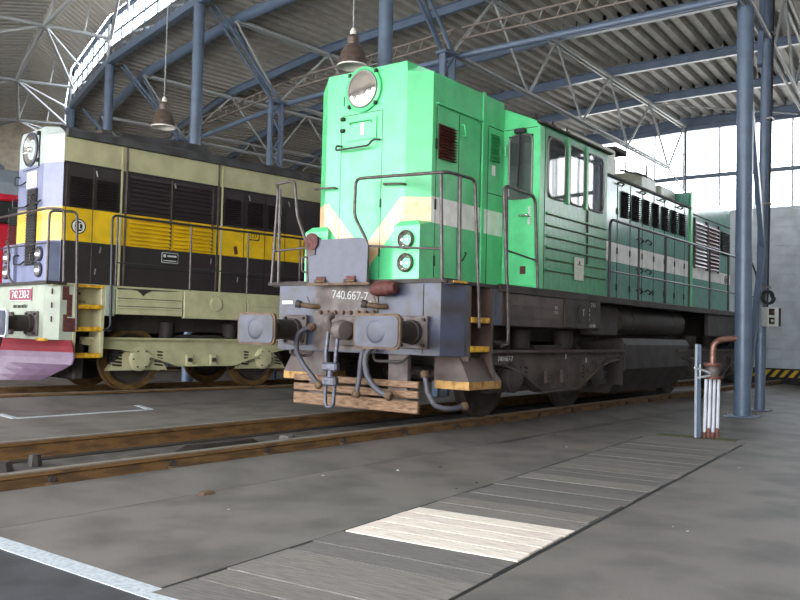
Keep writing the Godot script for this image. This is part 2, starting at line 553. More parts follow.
func build_crossing() -> void:
	var t := thing("plank_walkway", "walkway of wooden planks set in floor, a few new and pale", "walkway", Vector3(-3.0, FLOOR, 3.55), 0.087)
	# planks lie across the walkway; local x runs along it
	var x := -1.98
	var i := 0
	while x < 5.75:
		var w := rng.randf_range(0.2, 0.3)
		var fresh := x > -0.51 and x < 0.34
		if fresh:
			w = 0.174
		elif x < -0.5 and x + w > -0.62:
			w = -0.5 - x
		var key := ("plank_new_%d" % (i % 2)) if fresh else ("plank_%d" % rng.randi_range(0, 3))
		var h := 0.011 if fresh else 0.005 + rng.randf_range(0.0, 0.003)
		var z0 := -0.56 + rng.randf_range(-0.012, 0.012)
		var z1 := 0.56 + rng.randf_range(-0.012, 0.012)
		var b := MB.new()
		b.bb(key, x, x + w - 0.009, 0.0, h, z0, z1)
		var o := put(b, "plank", t)
		if fresh:
			o.set_meta("label", "pale new plank")
		x += w
		i += 1
	for s in [-1.0, 1.0]:
		var b := MB.new()
		b.bb("seam_dark", -1.98, 5.75, 0.0, 0.003, s * 0.575 - 0.012, s * 0.575 + 0.012)
		put(b, "edge_gap", t)
	var b2 := MB.new()
	b2.bb("moss", 5.78, 6.3, 0.0, 0.005, -0.5, 0.45)
	b2.bb("stain", 6.3, 6.5, 0.0, 0.004, -0.55, 0.5)
	put(b2, "mossy_end", t, "mossy ground at the end of the planks")

func rail_mesh(length: float) -> ArrayMesh:
	var b := MB.new()
	var foot := [Vector2(-0.07, 0), Vector2(0.07, 0), Vector2(0.07, 0.012), Vector2(0.012, 0.03), Vector2(0.012, 0.13), Vector2(0.034, 0.142), Vector2(0.035, 0.166), Vector2(-0.035, 0.166), Vector2(-0.034, 0.142), Vector2(-0.012, 0.13), Vector2(-0.012, 0.03), Vector2(-0.07, 0.012)]
	b.prism("rail_rust", foot, Vector3(0, FLOOR, 0), Vector3.BACK, Vector3.UP, Vector3(length, 0, 0))
	b.bb("rail_head", 0, length, FLOOR + 0.166, 0.0, -0.034, 0.034, 0.006)
	return b.mesh(M)

func build_tracks() -> void:
	var bedlabels := ["green locomotive's", "yellow locomotive's", "red railcar's"]
	var rl := [rail_mesh(25.2)]
	var clip := MB.new()
	clip.bb("rust", -0.05, 0.05, FLOOR + 0.05, FLOOR + 0.085, 0.01, 0.07, 0.006)
	clip.cyl("under", Vector3(0.0, FLOOR + 0.105, 0.012), Vector3(0.0, FLOOR + 0.105, 0.04), 0.03, 0.026, 8)
	var clipm := clip.mesh(M)
	for k in 3:
		var turn := [0.0, -0.127, -0.255][k] as float
		var at := [Vector3(-8.0, 0, 0), Vector3(-0.728, 0, -6.277), Vector3(0.75, 0, -12.36)][k] as Vector3
		if k > 0:
			at -= Vector3(cos(turn), 0, -sin(turn)) * 8.0
		var q := Basis(Vector3.UP, turn)
		var bed := thing("track_bed", "dirty concrete bed between the %s rails" % bedlabels[k], "track bed", at, turn)
		var b := MB.new()
		b.bb("bed", 0, 25.2, FLOOR, FLOOR + 0.02, -0.66, 0.66)
		put(b, "slab", bed)
		b = MB.new()
		for s in [-1.0, 1.0]:
			b.bb("under", 0, 25.2, FLOOR, FLOOR + 0.03, s * 0.60 - 0.06, s * 0.60 + 0.06)
		put(b, "flange_groove", bed)
		for s in [1.0, -1.0]:
			var hy: float = -0.105 if k == 0 and s > 0 else -0.045
			b = MB.new()
			b.prism("concrete", v2([[0.826, hy], [1.0, hy - 0.01], [1.5, FLOOR + 0.002], [1.5, FLOOR], [0.826, FLOOR]]), Vector3(0, 0, 0), Vector3(0, 0, s), Vector3.UP, Vector3(25.2, 0, 0))
			put(b, "concrete_haunch", bed)
			var r := thing("rail", "rusty steel rail, %s one under the %s" % ["nearer" if s > 0 else "farther", ["green locomotive", "yellow locomotive", "red railcar"][k]], "rail", at + q * Vector3(0, 0, 0.752 * s), turn)
			again(rl[0], "profile", r, Transform3D())
			for c in (16 if s > 0 and k == 0 else 0):
				again(clipm, "clip", r, Transform3D(Basis.from_scale(Vector3(1, 1, s)), Vector3(0.75 + 1.05 * c + (0.1 if s < 0 else 0.0), 0, 0)))
	# rubble and offcuts lying between the rails in front of the green locomotive
	var labels := ["flat grey stone lying between the rails", "dark lump of slag between the rails", "pale concrete chunk between the rails", "dark steel offcut between the rails", "small brown stone beside the far rail", "long dark timber offcut lying between the rails", "grey brick piece on the track bed", "rusty bolt plate lying beside the near rail"]
	var spots := [[-4.35, -0.25, 0.14, 0.08, 0.10], [-3.95, -0.2, 0.09, 0.09, 0.08], [-4.75, 0.45, 0.06, 0.10, 0.07], [-3.62, -0.3, 0.07, 0.10, 0.07], [-4.5, -0.42, 0.09, 0.04, 0.05], [-1.75, -0.1, 0.6, 0.07, 0.09], [-1.0, 0.05, 0.1, 0.08, 0.1], [-3.35, 1.55, 0.08, 0.02, 0.05]]
	for i in spots.size():
		var s: Array = spots[i]
		var pa := []
		var pb := []
		for k in 8:
			var a := TAU * k / 8.0
			var w := 1.0 + rng.randf_range(-0.2, 0.2)
			pa.append(Vector3(cos(a) * s[2] * w, 0, sin(a) * s[4] * w))
			pb.append(Vector3(cos(a) * s[2] * w * 0.75, s[3] * rng.randf_range(0.85, 1.0), sin(a) * s[4] * w * 0.75))
		var mb := MB.new()
		mb.loft(["wall", "under", "concrete", "under", "rust", "under", "bed", "rust"][i], pa, pb)
		var o := put(mb, ["stone", "slag_lump", "concrete_chunk", "steel_offcut", "stone", "timber_offcut", "brick_piece", "bolt_plate"][i])
		o.position = Vector3(s[0], FLOOR + (0.022 if i < 7 else 0.001), s[1])
		tag(o, labels[i], "debris")

func sheet(called: String, key: String, a0: Vector3, a1: Vector3, b0: Vector3, b1: Vector3, parent: Node, pitch := 0.36, deep := 0.16) -> void:
	# trapezoidal sheet: ribs run from the a edge to the b edge
	var b := MB.new()
	var n := maxi(2, int(round(a0.distance_to(a1) / pitch)))
	var prof := [[0.0, 0.0], [0.44, 0.0], [0.52, 1.0], [0.92, 1.0], [1.0, 0.0]]
	for i in n:
		for k in 4:
			var t0: float = (i + prof[k][0]) / n
			var t1: float = (i + prof[k + 1][0]) / n
			var u0 := Vector3(0, prof[k][1] * deep, 0)
			var u1 := Vector3(0, prof[k + 1][1] * deep, 0)
			b.quad(key, a0.lerp(a1, t0) + u0, a0.lerp(a1, t1) + u1, b0.lerp(b1, t1) + u1, b0.lerp(b1, t0) + u0, Vector3.DOWN)
	put(b, called, parent)

func ibeam(b: MB, key: String, p: Vector3, q: Vector3, w: float, h: float) -> void:
	b.bar(key, p + Vector3(0, h / 2 - 0.012, 0), q + Vector3(0, h / 2 - 0.012, 0), w, 0.024)
	b.bar(key, p - Vector3(0, h / 2 - 0.012, 0), q - Vector3(0, h / 2 - 0.012, 0), w, 0.024)
	b.bar(key, p, q, 0.016, h - 0.04)

func build_roof() -> void:
	var c := setting("ceiling", "underside of the low roof with ribbed steel sheets on purlins")
	var edges := [R_SILL - 0.1] + PURLINS
	for j in range(J0, J1):
		var d0 := vert(j)
		var d1 := vert(j + 1)
		for i in edges.size() - 1:
			var r0: float = edges[i]
			var r1: float = edges[i + 1] if i < edges.size() - 2 else R_IN - 0.25
			var s0 := hub(r0, d0, deck_y(r0))
			var s1 := hub(r0, d1, deck_y(r0))
			sheet("roof_sheet", "deck", s0, s1, hub(r1, d0, deck_y(r1)), hub(r1, d1, deck_y(r1)), c)
		for i in PURLINS.size():
			var r: float = PURLINS[i]
			var b := MB.new()
			var y := chord_y(r) + 0.14
			if i == 0:
				b.cyl("column_blue", hub(r, d0, y - 0.06), hub(r, d1, y - 0.06), 0.13, 0.13, 10)
			else:
				ibeam(b, "column_blue", hub(r, d0, y), hub(r, d1, y), 0.12, 0.22)
			put(b, "purlin", c)
		# roof plate above the sheets keeps daylight out
		var t := MB.new()
		var e := [hub(R_SILL, d0, deck_y(R_SILL) + 0.19), hub(R_SILL, d1, deck_y(R_SILL) + 0.19), hub(R_IN - 0.4, d1, deck_y(R_IN) + 0.19), hub(R_IN - 0.4, d0, deck_y(R_IN) + 0.19)]
		var e2 := []
		for p in e: e2.append(p + Vector3(0, 0.1, 0))
		t.loft("roof_dark", e, e2)
		put(t, "roof_plate", c)
	# high roof over the outer bays: rises outward from the clerestory to a ridge, then falls
	var c2 := setting("ceiling", "underside of the high roof with beige sheets above the clerestory")
	for j in range(J0, J1):
		var d0 := vert(j)
		var d1 := vert(j + 1)
		sheet("roof_sheet", "deck", hub(R_SILL + 0.1, d0, 9.5), hub(R_SILL + 0.1, d1, 9.5), hub(R_RIDGE, d0, 10.3), hub(R_RIDGE, d1, 10.3), c2, 0.3, 0.03)
		sheet("roof_sheet", "deck", hub(R_RIDGE, d0, 10.3), hub(R_RIDGE, d1, 10.3), hub(52.0, d0, 9.2), hub(52.0, d1, 9.2), c2, 0.3, 0.04)
		sheet("roof_sheet", "deck", hub(52.0, d0, 9.2), hub(52.0, d1, 9.2), hub(R_OUT + 0.3, d0, 8.2), hub(R_OUT + 0.3, d1, 8.2), c2, 0.3, 0.04)
		var t := MB.new()
		for seg in [[R_SILL + 0.08, 9.56, R_RIDGE, 10.42], [R_RIDGE, 10.42, 52.0, 9.32], [52.0, 9.32, R_OUT + 0.4, 8.32]]:
			var e := [hub(seg[0], d0, seg[1]), hub(seg[0], d1, seg[1]), hub(seg[2], d1, seg[3]), hub(seg[2], d0, seg[3])]
			var e2 := []
			for p in e: e2.append(p + Vector3(0, 0.12, 0))
			t.loft("roof_dark", e, e2)
		put(t, "roof_plate", c2)

func build_clerestory() -> void:
	var n := 0
	for j in range(J0, J1):
		n += 1
		var w := setting("window_%d" % n, "band of clerestory glazing above the sill beam")
		var d0 := vert(j)
		var d1 := vert(j + 1)
		var p := hub(R_SILL, d0, 8.3)
		var q := hub(R_SILL, d1, 8.3)
		var b := MB.new()
		b.bar("column_blue", p, q, 0.16, 0.19, 0.01)
		put(b, "sill_beam", w)
		b = MB.new()
		b.bar("column_blue", p + Vector3(0, 1.2, 0), q + Vector3(0, 1.2, 0), 0.1, 0.08)
		put(b, "head_rail", w)
		b = MB.new()
		b.bar("column_blue", p + Vector3(0, 0.72, 0), q + Vector3(0, 0.72, 0), 0.04, 0.035)
		put(b, "transom", w)
		for k in 8:
			var t0 := k / 7.0
			b = MB.new()
			var s := p.lerp(q, t0)
			b.bar("column_blue", s + Vector3(0, 0.1, 0), s + Vector3(0, 1.2, 0), 0.03, 0.03)
			put(b, "mullion", w)
			if k < 7:
				var s1 := p.lerp(q, t0 + 1.0 / 7.0)
				b = MB.new()
				b.bar("glass", s + Vector3(0, 0.64, 0), s1 + Vector3(0, 0.64, 0), 0.006, 1.06)
				put(b, "pane", w)

func build_gate_wall() -> void:
	# inner wall facing the turntable: boarded gates below, tall glazing above
	var wall := setting("wall_inner", "pale blue-grey boarded gates below the tall glazing")
	var gy0 := 4.72
	var gy1 := 7.32
	for j in range(J0, J1):
		var d0 := vert(j)
		var d1 := vert(j + 1)
		var p := hub(R_IN, d0, 0)
		var q := hub(R_IN, d1, 0)
		var near := j >= -3 and j <= 1
		var dir := (q - p).normalized()
		var nrm := Vector3.UP.cross(dir)
		# boards
		var rows := 17 if near else 1
		var h := (gy0 - 0.3) / rows
		for i in rows:
			var b := MB.new()
			var y := 0.3 + h * (i + 0.5)
			b.bar("gate", p + Vector3(0, y, 0), q + Vector3(0, y, 0), 0.1 + (0.006 if i % 2 else 0.0), h - (0.012 if near else 0.0), 0.006 if near else 0.0)
			put(b, "gate_board", wall)
		if near:
			var bk := MB.new()
			bk.bar("gate", p + Vector3(0, gy0 / 2 + 0.15, 0), q + Vector3(0, gy0 / 2 + 0.15, 0), 0.05, gy0 - 0.3)
			put(bk, "gate_backing", wall)
		var st := MB.new()
		st.bar("black", p + Vector3(0, 0.05, 0), q + Vector3(0, 0.05, 0), 0.12, 0.5)
		put(st, "kick_plate", wall)
		if near:
			var len := p.distance_to(q)
			var x := 0.0
			var side := 1.0 if nrm.dot(Vector3(-1, 0, 0)) > 0 else -1.0
			while x < len - 0.4:
				var s := MB.new()
				s.prism("hazard_yellow", [Vector2(x, 0.06), Vector2(x + 0.12, 0.06), Vector2(x + 0.29, 0.26), Vector2(x + 0.17, 0.26)], p + nrm * side * 0.06, dir, Vector3.UP, nrm * side * 0.006)
				put(s, "hazard_stripe", wall)
				x += 0.24
		if j <= -3:
			var up := MB.new()
			up.bar("wall", p + Vector3(0, (gy0 + 7.7) / 2, 0), q + Vector3(0, (gy0 + 7.7) / 2, 0), 0.12, 7.7 - gy0)
			put(up, "upper_wall", wall)
			continue
		# glazing
		var w := setting("window_%d" % (20 + j), "tall glazing over the gates")
		var b2 := MB.new()
		b2.bar("gate", p + Vector3(0, gy0, 0), q + Vector3(0, gy0, 0), 0.14, 0.1, 0.01)
		put(b2, "sill", w)
		b2 = MB.new()
		b2.bar("column_blue", p + Vector3(0, 5.82, 0), q + Vector3(0, 5.82, 0), 0.1, 0.12, 0.01)
		put(b2, "transom", w)
		b2 = MB.new()
		b2.bar("column_blue", p + Vector3(0, gy1 + 0.05, 0), q + Vector3(0, gy1 + 0.05, 0), 0.16, 0.34, 0.01)
		put(b2, "head_beam", w)
		for k in 5:
			var s0 := p.lerp(q, k / 4.0)
			var s1 := p.lerp(q, (k + 1) / 4.0)
			b2 = MB.new()
			b2.bar("gate", s0 + Vector3(0, gy0, 0), s0 + Vector3(0, gy1, 0), 0.05, 0.05)
			put(b2, "mullion", w)
			if k < 4:
				for seg in [[gy0 + 0.05, 5.76], [5.88, gy1]]:
					b2 = MB.new()
					b2.bar("glass", s0 + Vector3(0, (seg[0] + seg[1]) / 2, 0), s1 + Vector3(0, (seg[0] + seg[1]) / 2, 0), 0.006, seg[1] - seg[0])
					put(b2, "pane", w)
		# fascia between glazing and deck
		b2 = MB.new()
		b2.bar("gate", p + Vector3(0, gy1 + 0.35, 0), q + Vector3(0, gy1 + 0.35, 0), 0.12, 0.3)
		put(b2, "fascia", w)

func build_outer_walls() -> void:
	# outer wall behind the photographer, open in wide bays to the daylight
	var wall := setting("wall_outer", "outer wall with wide daylight openings between the piers")
	for j in range(J0, J1):
		var p := hub(R_OUT, vert(j), 0)
		var q := hub(R_OUT, vert(j + 1), 0)
		for s in ([[FLOOR, 0.0], [7.6, 8.3]] if j >= -3 and j <= 0 else [[FLOOR, 8.3]]):
			var b := MB.new()
			b.bar("wall", p + Vector3(0, (s[0] + s[1]) / 2, 0), q + Vector3(0, (s[0] + s[1]) / 2, 0), 0.3, s[1] - s[0])
			put(b, "wall_band", wall)
		var pr := MB.new()
		pr.bar("wall", p + Vector3(0, FLOOR, 0), p + Vector3(0, 8.3, 0), 0.5, 0.4)
		put(pr, "pier", wall)
	for e in [[J0, "wall_left"], [J1, "wall_right"]]:
		var w := setting(e[1], "plain plastered end wall of the hall")
		var b := MB.new()
		var d := vert(e[0])
		for seg in [[R_IN - 0.3, R_SILL, 7.9], [R_SILL, R_OUT + 0.3, 10.8]]:
			b.bar("wall", hub(seg[0], d, seg[2] / 2 + FLOOR / 2), hub(seg[1], d, seg[2] / 2 + FLOOR / 2), 0.3, seg[2] - FLOOR)
		put(b, "masonry", w)

const ORDINAL := {-6: "sixth left of", -5: "fifth left of", -4: "fourth left of", -3: "third left of", -2: "second left of", -1: "just left of", 0: "just right of", 1: "second right of", 2: "third right of", 3: "fourth right of"}

func build_trusses() -> void:
	var top := [[43.65, 8.08], [41.0, 7.93], [38.45, 7.80], [35.8, 7.63], [33.4, 7.48], [31.05, 7.32]]
	var bot := [[42.4, 6.46], [39.6, 6.30], [37.2, 6.20], [34.75, 6.06], [32.15, 5.92]]
	for j in range(J0 + 1, J1):
		var d := vert(j)
		var near0 := j == 0
		var t := thing("roof_truss", "slender steel roof truss %s the green locomotive" % ORDINAL[j], "truss", hub(42.5, d, 6.4))
		var o := t.position
		var side := Vector3(sin(deg_to_rad(d)), 0, cos(deg_to_rad(d)))
		var P := func(a: Array) -> Vector3: return hub(a[0], d, a[1]) - o
		for s in [-0.06, 0.06]:
			var b := MB.new()
			b.bar("truss_grey", P.call(top[0]) + side * s, P.call(top[5]) + side * s, 0.05, 0.07)
			put(b, "top_chord", t)
			b = MB.new()
			b.cyl("truss_grey", P.call(bot[0]) + side * s, P.call(bot[4]) + side * s, 0.032, 0.032, 8)
			put(b, "bottom_chord", t)
		for i in 5:
			for k in [i, i + 1]:
				var b := MB.new()
				b.cyl("truss_grey", P.call(bot[i]), P.call(top[k]), 0.032, 0.032, 6)
				put(b, "diagonal", t)
		var e := MB.new()
		e.cyl("truss_grey", P.call([31.05, 5.4]), P.call(top[5]), 0.025, 0.025, 6)
		put(e, "end_post", t)
		e = MB.new()
		e.cyl("truss_grey", P.call([31.05, 5.45]), P.call(bot[4]), 0.025, 0.025, 6)
		put(e, "tie_rod", t)
		if j == -1:
			e = MB.new()
			e.cyl("truss_grey", P.call([33.4, 7.48]), hub(31.3, 2.2, 7.2) - o, 0.018, 0.018, 6)
			put(e, "tie_rod", t)
		for i in [1, 2, 3, 4]:
			e = MB.new()
			e.obox("column_blue", P.call(top[i]) + Vector3(0, 0.04, 0), Vector3(0.06, 0.06, 0.1), Basis(), 0.01)
			put(e, "cleat", t)

func build_columns() -> void:
	for j in range(J0 + 1, J1):
		var d := vert(j)
		if j == 0:
			continue
		var r := R_SILL
		if j == -1:
			d += 0.32
		var lab := "round blue steel column %s the green locomotive, carrying the clerestory" % ORDINAL[j]
		var c := thing("column", lab, "column", hub(r, d, FLOOR))
		var b := MB.new()
		b.cyl("column_blue", Vector3(0, 0.02, 0), Vector3(0, 8.36, 0), 0.125, 0.125, 20)
		put(b, "shaft", c)
		b = MB.new()
		b.obox("column_blue", Vector3(0, 0.012, 0), Vector3(0.22, 0.012, 0.22), Basis(), 0.005)
		put(b, "base_plate", c)
		# lattice column further in
		d = vert(j)
		var l := thing("lattice_column", "laced blue steel column %s the green locomotive" % ORDINAL[j], "column", hub(42.5, d, FLOOR))
		var q := Basis(Vector3.UP, deg_to_rad(d))
		for s in [-0.15, 0.15]:
			b = MB.new()
			b.obox("column_blue", q * Vector3(s, 3.32, 0), Vector3(0.035, 3.3, 0.07), q, 0.006)
			put(b, "leg", l)
		for k in 16:
			b = MB.new()
			var y := 0.2 + k * 0.4
			var s := 1.0 if k % 2 else -1.0
			b.bar("column_blue", q * Vector3(-0.15 * s, y, 0.06), q * Vector3(0.15 * s, y + 0.4, 0.06), 0.015, 0.04)
			put(b, "lacing_bar", l)
		b = MB.new()
		b.obox("column_blue", q * Vector3(0, 6.6, 0), Vector3(0.22, 0.03, 0.12), q, 0.005)
		put(b, "cap_plate", l)
		for e in [[44.25, 8.25], [43.6, 7.98]]:
			for s in [-0.12, 0.12]:
				b = MB.new()
				b.cyl("column_blue", q * Vector3(-0.0, 6.62, s), hub(e[0], d, e[1]) - l.position + q * Vector3(0, 0, s), 0.036, 0.036, 8)
				put(b, "strut", l)
				if e[0] < 44.0:
					break
	# the pair beside the green locomotive on the right
	var c := thing("column", "thick round blue steel column standing nearest, right of the green locomotive", "column", Vector3(6.62, FLOOR, 2.60))
	var b := MB.new()
	b.cyl("column_blue", Vector3(0, 0.02, 0), Vector3(0, 8.0, 0), 0.128, 0.128, 28)
	put(b, "shaft", c)
	b = MB.new()
	b.obox("column_blue", Vector3(0, 0.012, 0), Vector3(0.23, 0.012, 0.23), Basis(), 0.005)
	put(b, "base_plate", c)
	for k in [[0.18, 0.18], [-0.18, 0.18], [0.18, -0.18], [-0.18, -0.18]]:
		b = MB.new()
		b.cyl("steel", Vector3(k[0], 0.02, k[1]), Vector3(k[0], 0.06, k[1]), 0.02, 0.02, 6)
		put(b, "bolt", c)
	b = MB.new()
	b.lathe("column_blue", Vector3(0, 1.62, 0), Vector3.UP, [[0.128, 0], [0.131, 0.004], [0.131, 0.02], [0.128, 0.024]], 28, false)
	put(b, "weld_ring", c)
	var c2 := thing("column", "slim blue steel column behind the thick one, with control box and braces", "column", Vector3(8.1, FLOOR, 2.49))
	b = MB.new()
	b.tube("column_blue", [Vector3(0, 0.02, 0), Vector3(0.0, 3.0, 0.03), Vector3(0.0, 8.0, 0.10)], 0.088, 16)
	put(b, "shaft", c2)
	b = MB.new()
	b.obox("column_blue", Vector3(0, 0.012, 0), Vector3(0.17, 0.012, 0.17), Basis(), 0.005)
	put(b, "base_plate", c2)
	b = MB.new()
	b.bar("column_blue", Vector3(-1.36, 0.15, 0.12), Vector3(-0.05, 2.9, 0.05), 0.09, 0.13)
	put(b, "brace", c2)
	b = MB.new()
	b.bar("column_blue", Vector3(-0.05, 2.75, 0.05), Vector3(-1.36, 5.6, 0.12), 0.08, 0.12)
	put(b, "brace", c2)
	b = MB.new()
	b.bar("column_blue", Vector3(-0.55, 5.9, 0.1), Vector3(-0.1, 8.0, 0.05), 0.08, 0.12)
	put(b, "brace", c2)
	b = MB.new()
	b.tube("rubber", [Vector3(0.02, 1.75, 0.11), Vector3(0.02, 4.0, 0.14), Vector3(0.02, 7.9, 0.19)], 0.018, 6)
	put(b, "conduit", c2)
	for y in [2.15, 3.6, 5.1, 6.6]:
		b = MB.new()
		b.obox("steel", Vector3(0.0, y, 0.11 + (y - 2.0) * 0.01), Vector3(0.09, 0.02, 0.05), Basis(), 0.004)
		put(b, "clip", c2)

func build_control_box() -> void:
	var t := thing("control_box", "grey electric control box with two push buttons on slim blue column", "control box", Vector3(7.95, 1.28, 2.68), -0.55)
	var b := MB.new()
	b.bb("box_grey", -0.13, 0.11, 0.0, 0.33, -0.06, 0.10, 0.012)
	put(b, "housing", t)
	b = MB.new()
	b.bb("black", 0.115, 0.17, 0.01, 0.32, -0.06, 0.09, 0.01)
	put(b, "side_cover", t)
	for y in [0.1, 0.25]:
		b = MB.new()
		b.bb("black", -0.12, -0.0, y - 0.055, y + 0.055, 0.10, 0.112, 0.004)
		var p := put(b, "button_plate", t)
		b = MB.new()
		b.cyl("pipe_red" if y > 0.2 else "box_grey", Vector3(-0.06, y, 0.11), Vector3(-0.06, y, 0.13), 0.025, 0.022, 12)
		put(b, "button", p)
	b = MB.new()
	var pts := []
	for k in 40:
		var a := TAU * k / 13.0
		pts.append(Vector3(-0.08 + cos(a) * 0.12, 0.50 + sin(a) * 0.11, 0.0 + k * 0.002))
	b.tube("rubber", pts, 0.018, 6)
	put(b, "cable_coil", t, "black cable coiled above the box")

func build_ladder_girders() -> void:
	for j in range(-4, 1):
		if j > 0:
			continue
		var p := hub(42.2, vert(j) + 0.12, 0)
		var q := hub(42.2, vert(j + 1) - 0.12, 0)
		var side: String = ["over the right side", "over the green locomotive", "between the two locomotives", "beyond the yellow locomotive", "at far left"][-j]
		var t := thing("lattice_girder", "thin lattice girder spanning between trusses, %s" % side, "girder", (p + q) / 2 + Vector3(0, 6.7, 0))
		var o := t.position
		for y in [6.78, 7.0]:
			var b := MB.new()
			b.bar("lattice", p + Vector3(0, y, 0) - o, q + Vector3(0, y, 0) - o, 0.03, 0.028)
			put(b, "chord", t)
		for k in 14:
			var s := p.lerp(q, (k + 0.5) / 14.0) - o
			var b := MB.new()
			b.bar("lattice", s + Vector3(0, 6.78, 0), s + (q - p).normalized() * 0.1 + Vector3(0, 7.0, 0), 0.02, 0.02)
			put(b, "rung", t)
		var b3 := MB.new()
		b3.cyl("column_blue", p + Vector3(0, 6.45, 0) - o, q + Vector3(0, 6.45, 0) - o, 0.06, 0.06, 10)
		put(b3, "tie_tube", t)

func build_white_trusses() -> void:
	for j in range(-5, 1):
		var d := vert(j)
		var t := thing("high_roof_truss", "pale tubular truss under the high roof, %s the green locomotive" % ORDINAL[j], "truss", hub(R_SILL, d, 8.92))
		var o := t.position
		var parts := [
			["chord", hub(R_SILL, d, 8.92), hub(56.0, d, 8.75), 0.055],
			["cross_brace", hub(46.3, d, 8.9), hub(R_SILL, d - STEP, 8.92), 0.045],
			["cross_brace", hub(46.3, d, 8.9), hub(R_SILL, d - STEP * 0.75, 9.28), 0.04],
			["ridge_tube", hub(46.3, d, 8.92), hub(46.3, d + STEP, 8.92), 0.06],
			["outer_brace", hub(46.3, d, 8.9), hub(48.4, d - STEP * 0.5, 8.9), 0.05],
			["hanger", hub(46.3, d, 8.92), hub(R_RIDGE, d, 10.25), 0.035],
			["post", hub(R_SILL + 0.05, d, 8.3), hub(R_SILL + 0.05, d, 9.3), 0.05],
			["prop", hub(45.3, d, 8.92), hub(R_SILL + 0.6, d, 9.7), 0.03],
		]
		for p in parts:
			var b := MB.new()
			b.cyl("truss_grey", p[1] - o, p[2] - o, p[3], p[3], 8)
			put(b, p[0], t)

func pendant(label: String, at: Vector3, top_y: float) -> void:
	# at = centre of the rim
	var t := thing("pendant_lamp", label, "lamp", at, 0.0, "pendant workshop lamps")
	var b := MB.new()
	b.lathe("enamel", Vector3.ZERO, Vector3.UP, [[0.25, 0.0], [0.245, 0.03], [0.235, 0.10], [0.20, 0.22], [0.15, 0.32], [0.105, 0.37], [0.105, 0.37]], 28, false)
	b.lathe("enamel_white", Vector3(0, 0.0, 0), Vector3.UP, [[0.25, 0.0], [0.24, 0.0], [0.225, 0.10], [0.19, 0.21], [0.14, 0.31], [0.0, 0.35]], 28, false)
	put(b, "shade", t)
	b = MB.new()
	b.lathe("enamel_white", Vector3(0, -0.005, 0), Vector3.UP, [[0.243, 0.0], [0.256, 0.0], [0.258, 0.012], [0.25, 0.025]], 28, false)
	put(b, "rim", t)
	b = MB.new()
	b.lathe("enamel", Vector3(0, 0.36, 0), Vector3.UP, [[0.11, 0.0], [0.115, 0.02], [0.105, 0.02], [0.11, 0.06], [0.10, 0.06], [0.105, 0.12], [0.085, 0.16], [0.05, 0.18]], 20, true)
	put(b, "gear_housing", t)
	b = MB.new()
	b.lathe("enamel_white", Vector3(0, 0.54, 0), Vector3.UP, [[0.05, 0.0], [0.055, 0.05], [0.03, 0.10], [0.0, 0.12]], 14, true)
	put(b, "insulator", t)
	b = MB.new()
	b.lathe("enamel_white", Vector3(0, 0.06, 0), Vector3.UP, [[0.0, 0.0], [0.05, 0.02], [0.065, 0.08], [0.05, 0.14], [0.03, 0.26]], 14, false)
	put(b, "bulb", t)
	b = MB.new()
	b.cyl("truss_grey", Vector3(0, 0.62, 0), Vector3(0, top_y - at.y, 0), 0.012, 0.012, 6)
	put(b, "rod", t)

func build_standpipe() -> void:
	var t := thing("standpipe", "water standpipe with copper elbow, flanges and white pipes beside the planks", "pipe", Vector3(3.18, FLOOR + 0.006, 3.12))
	var b := MB.new()
	b.obox("column_blue", Vector3(-0.09, 0.57, -0.10), Vector3(0.03, 0.57, 0.005), Basis(Vector3.UP, -0.9), 0.002)
	b.obox("pipe_white", Vector3(-0.108, 0.57, -0.125), Vector3(0.005, 0.57, 0.03), Basis(Vector3.UP, -0.9), 0.002)
	put(b, "angle_post", t, "pale blue steel angle post")
	for k in 4:
		b = MB.new()
		var o := Vector3(0.6, 0, 0.8) * (-0.05 + k * 0.052)
		b.cyl("pipe_white", o, o + Vector3(0.01, 0.72, 0.013), 0.021, 0.021, 10)
		b.cyl("pipe_red", o, o + Vector3(0, 0.07 + 0.05 * (k % 2), 0), 0.0225, 0.0225, 10)
		put(b, "pipe", t)
	for y in [0.72, 0.88]:
		b = MB.new()
		b.lathe("pipe_red", Vector3(0.02, y, 0.035), Vector3.UP, [[0.06, 0], [0.105, 0.0], [0.105, 0.035], [0.06, 0.035]], 18, true)
		put(b, "flange", t)
	b = MB.new()
	b.lathe("grimy", Vector3(0.02, 0.755, 0.035), Vector3.UP, [[0.075, 0], [0.085, 0.06], [0.07, 0.125]], 14, true)
	put(b, "valve_body", t)
	b = MB.new()
	b.tube("pipe_copper", rounded([Vector3(0.02, 0.9, 0.035), Vector3(0.025, 1.2, 0.04), Vector3(0.2, 1.225, 0.26)], 0.13, 6), 0.036, 12)
	put(b, "elbow", t, "copper-coloured elbow pipe")
	b = MB.new()
	b.cyl("pipe_white", Vector3(-0.06, 0.80, 0.03), Vector3(-0.30, 0.86, -0.08), 0.016, 0.012, 8)
	b.cyl("pipe_white", Vector3(-0.06, 0.76, 0.03), Vector3(-0.28, 0.74, -0.06), 0.014, 0.012, 8)
	b.cyl("pipe_white", Vector3(-0.22, 0.72, -0.04), Vector3(-0.22, 0.90, -0.04), 0.01, 0.01, 6)
	put(b, "tap_handle", t, "pale tap handles")

# ---------------------------------------------------------------- locomotive parts
func v2(a: Array) -> Array:
	var o := []
	for p in a: o.append(Vector2(p[0], p[1]))
	return o

func ring(plan: Array, y: float) -> Array:
	var o := []
	for p in plan: o.append(Vector3(p[0], y, p[1]))
	return o

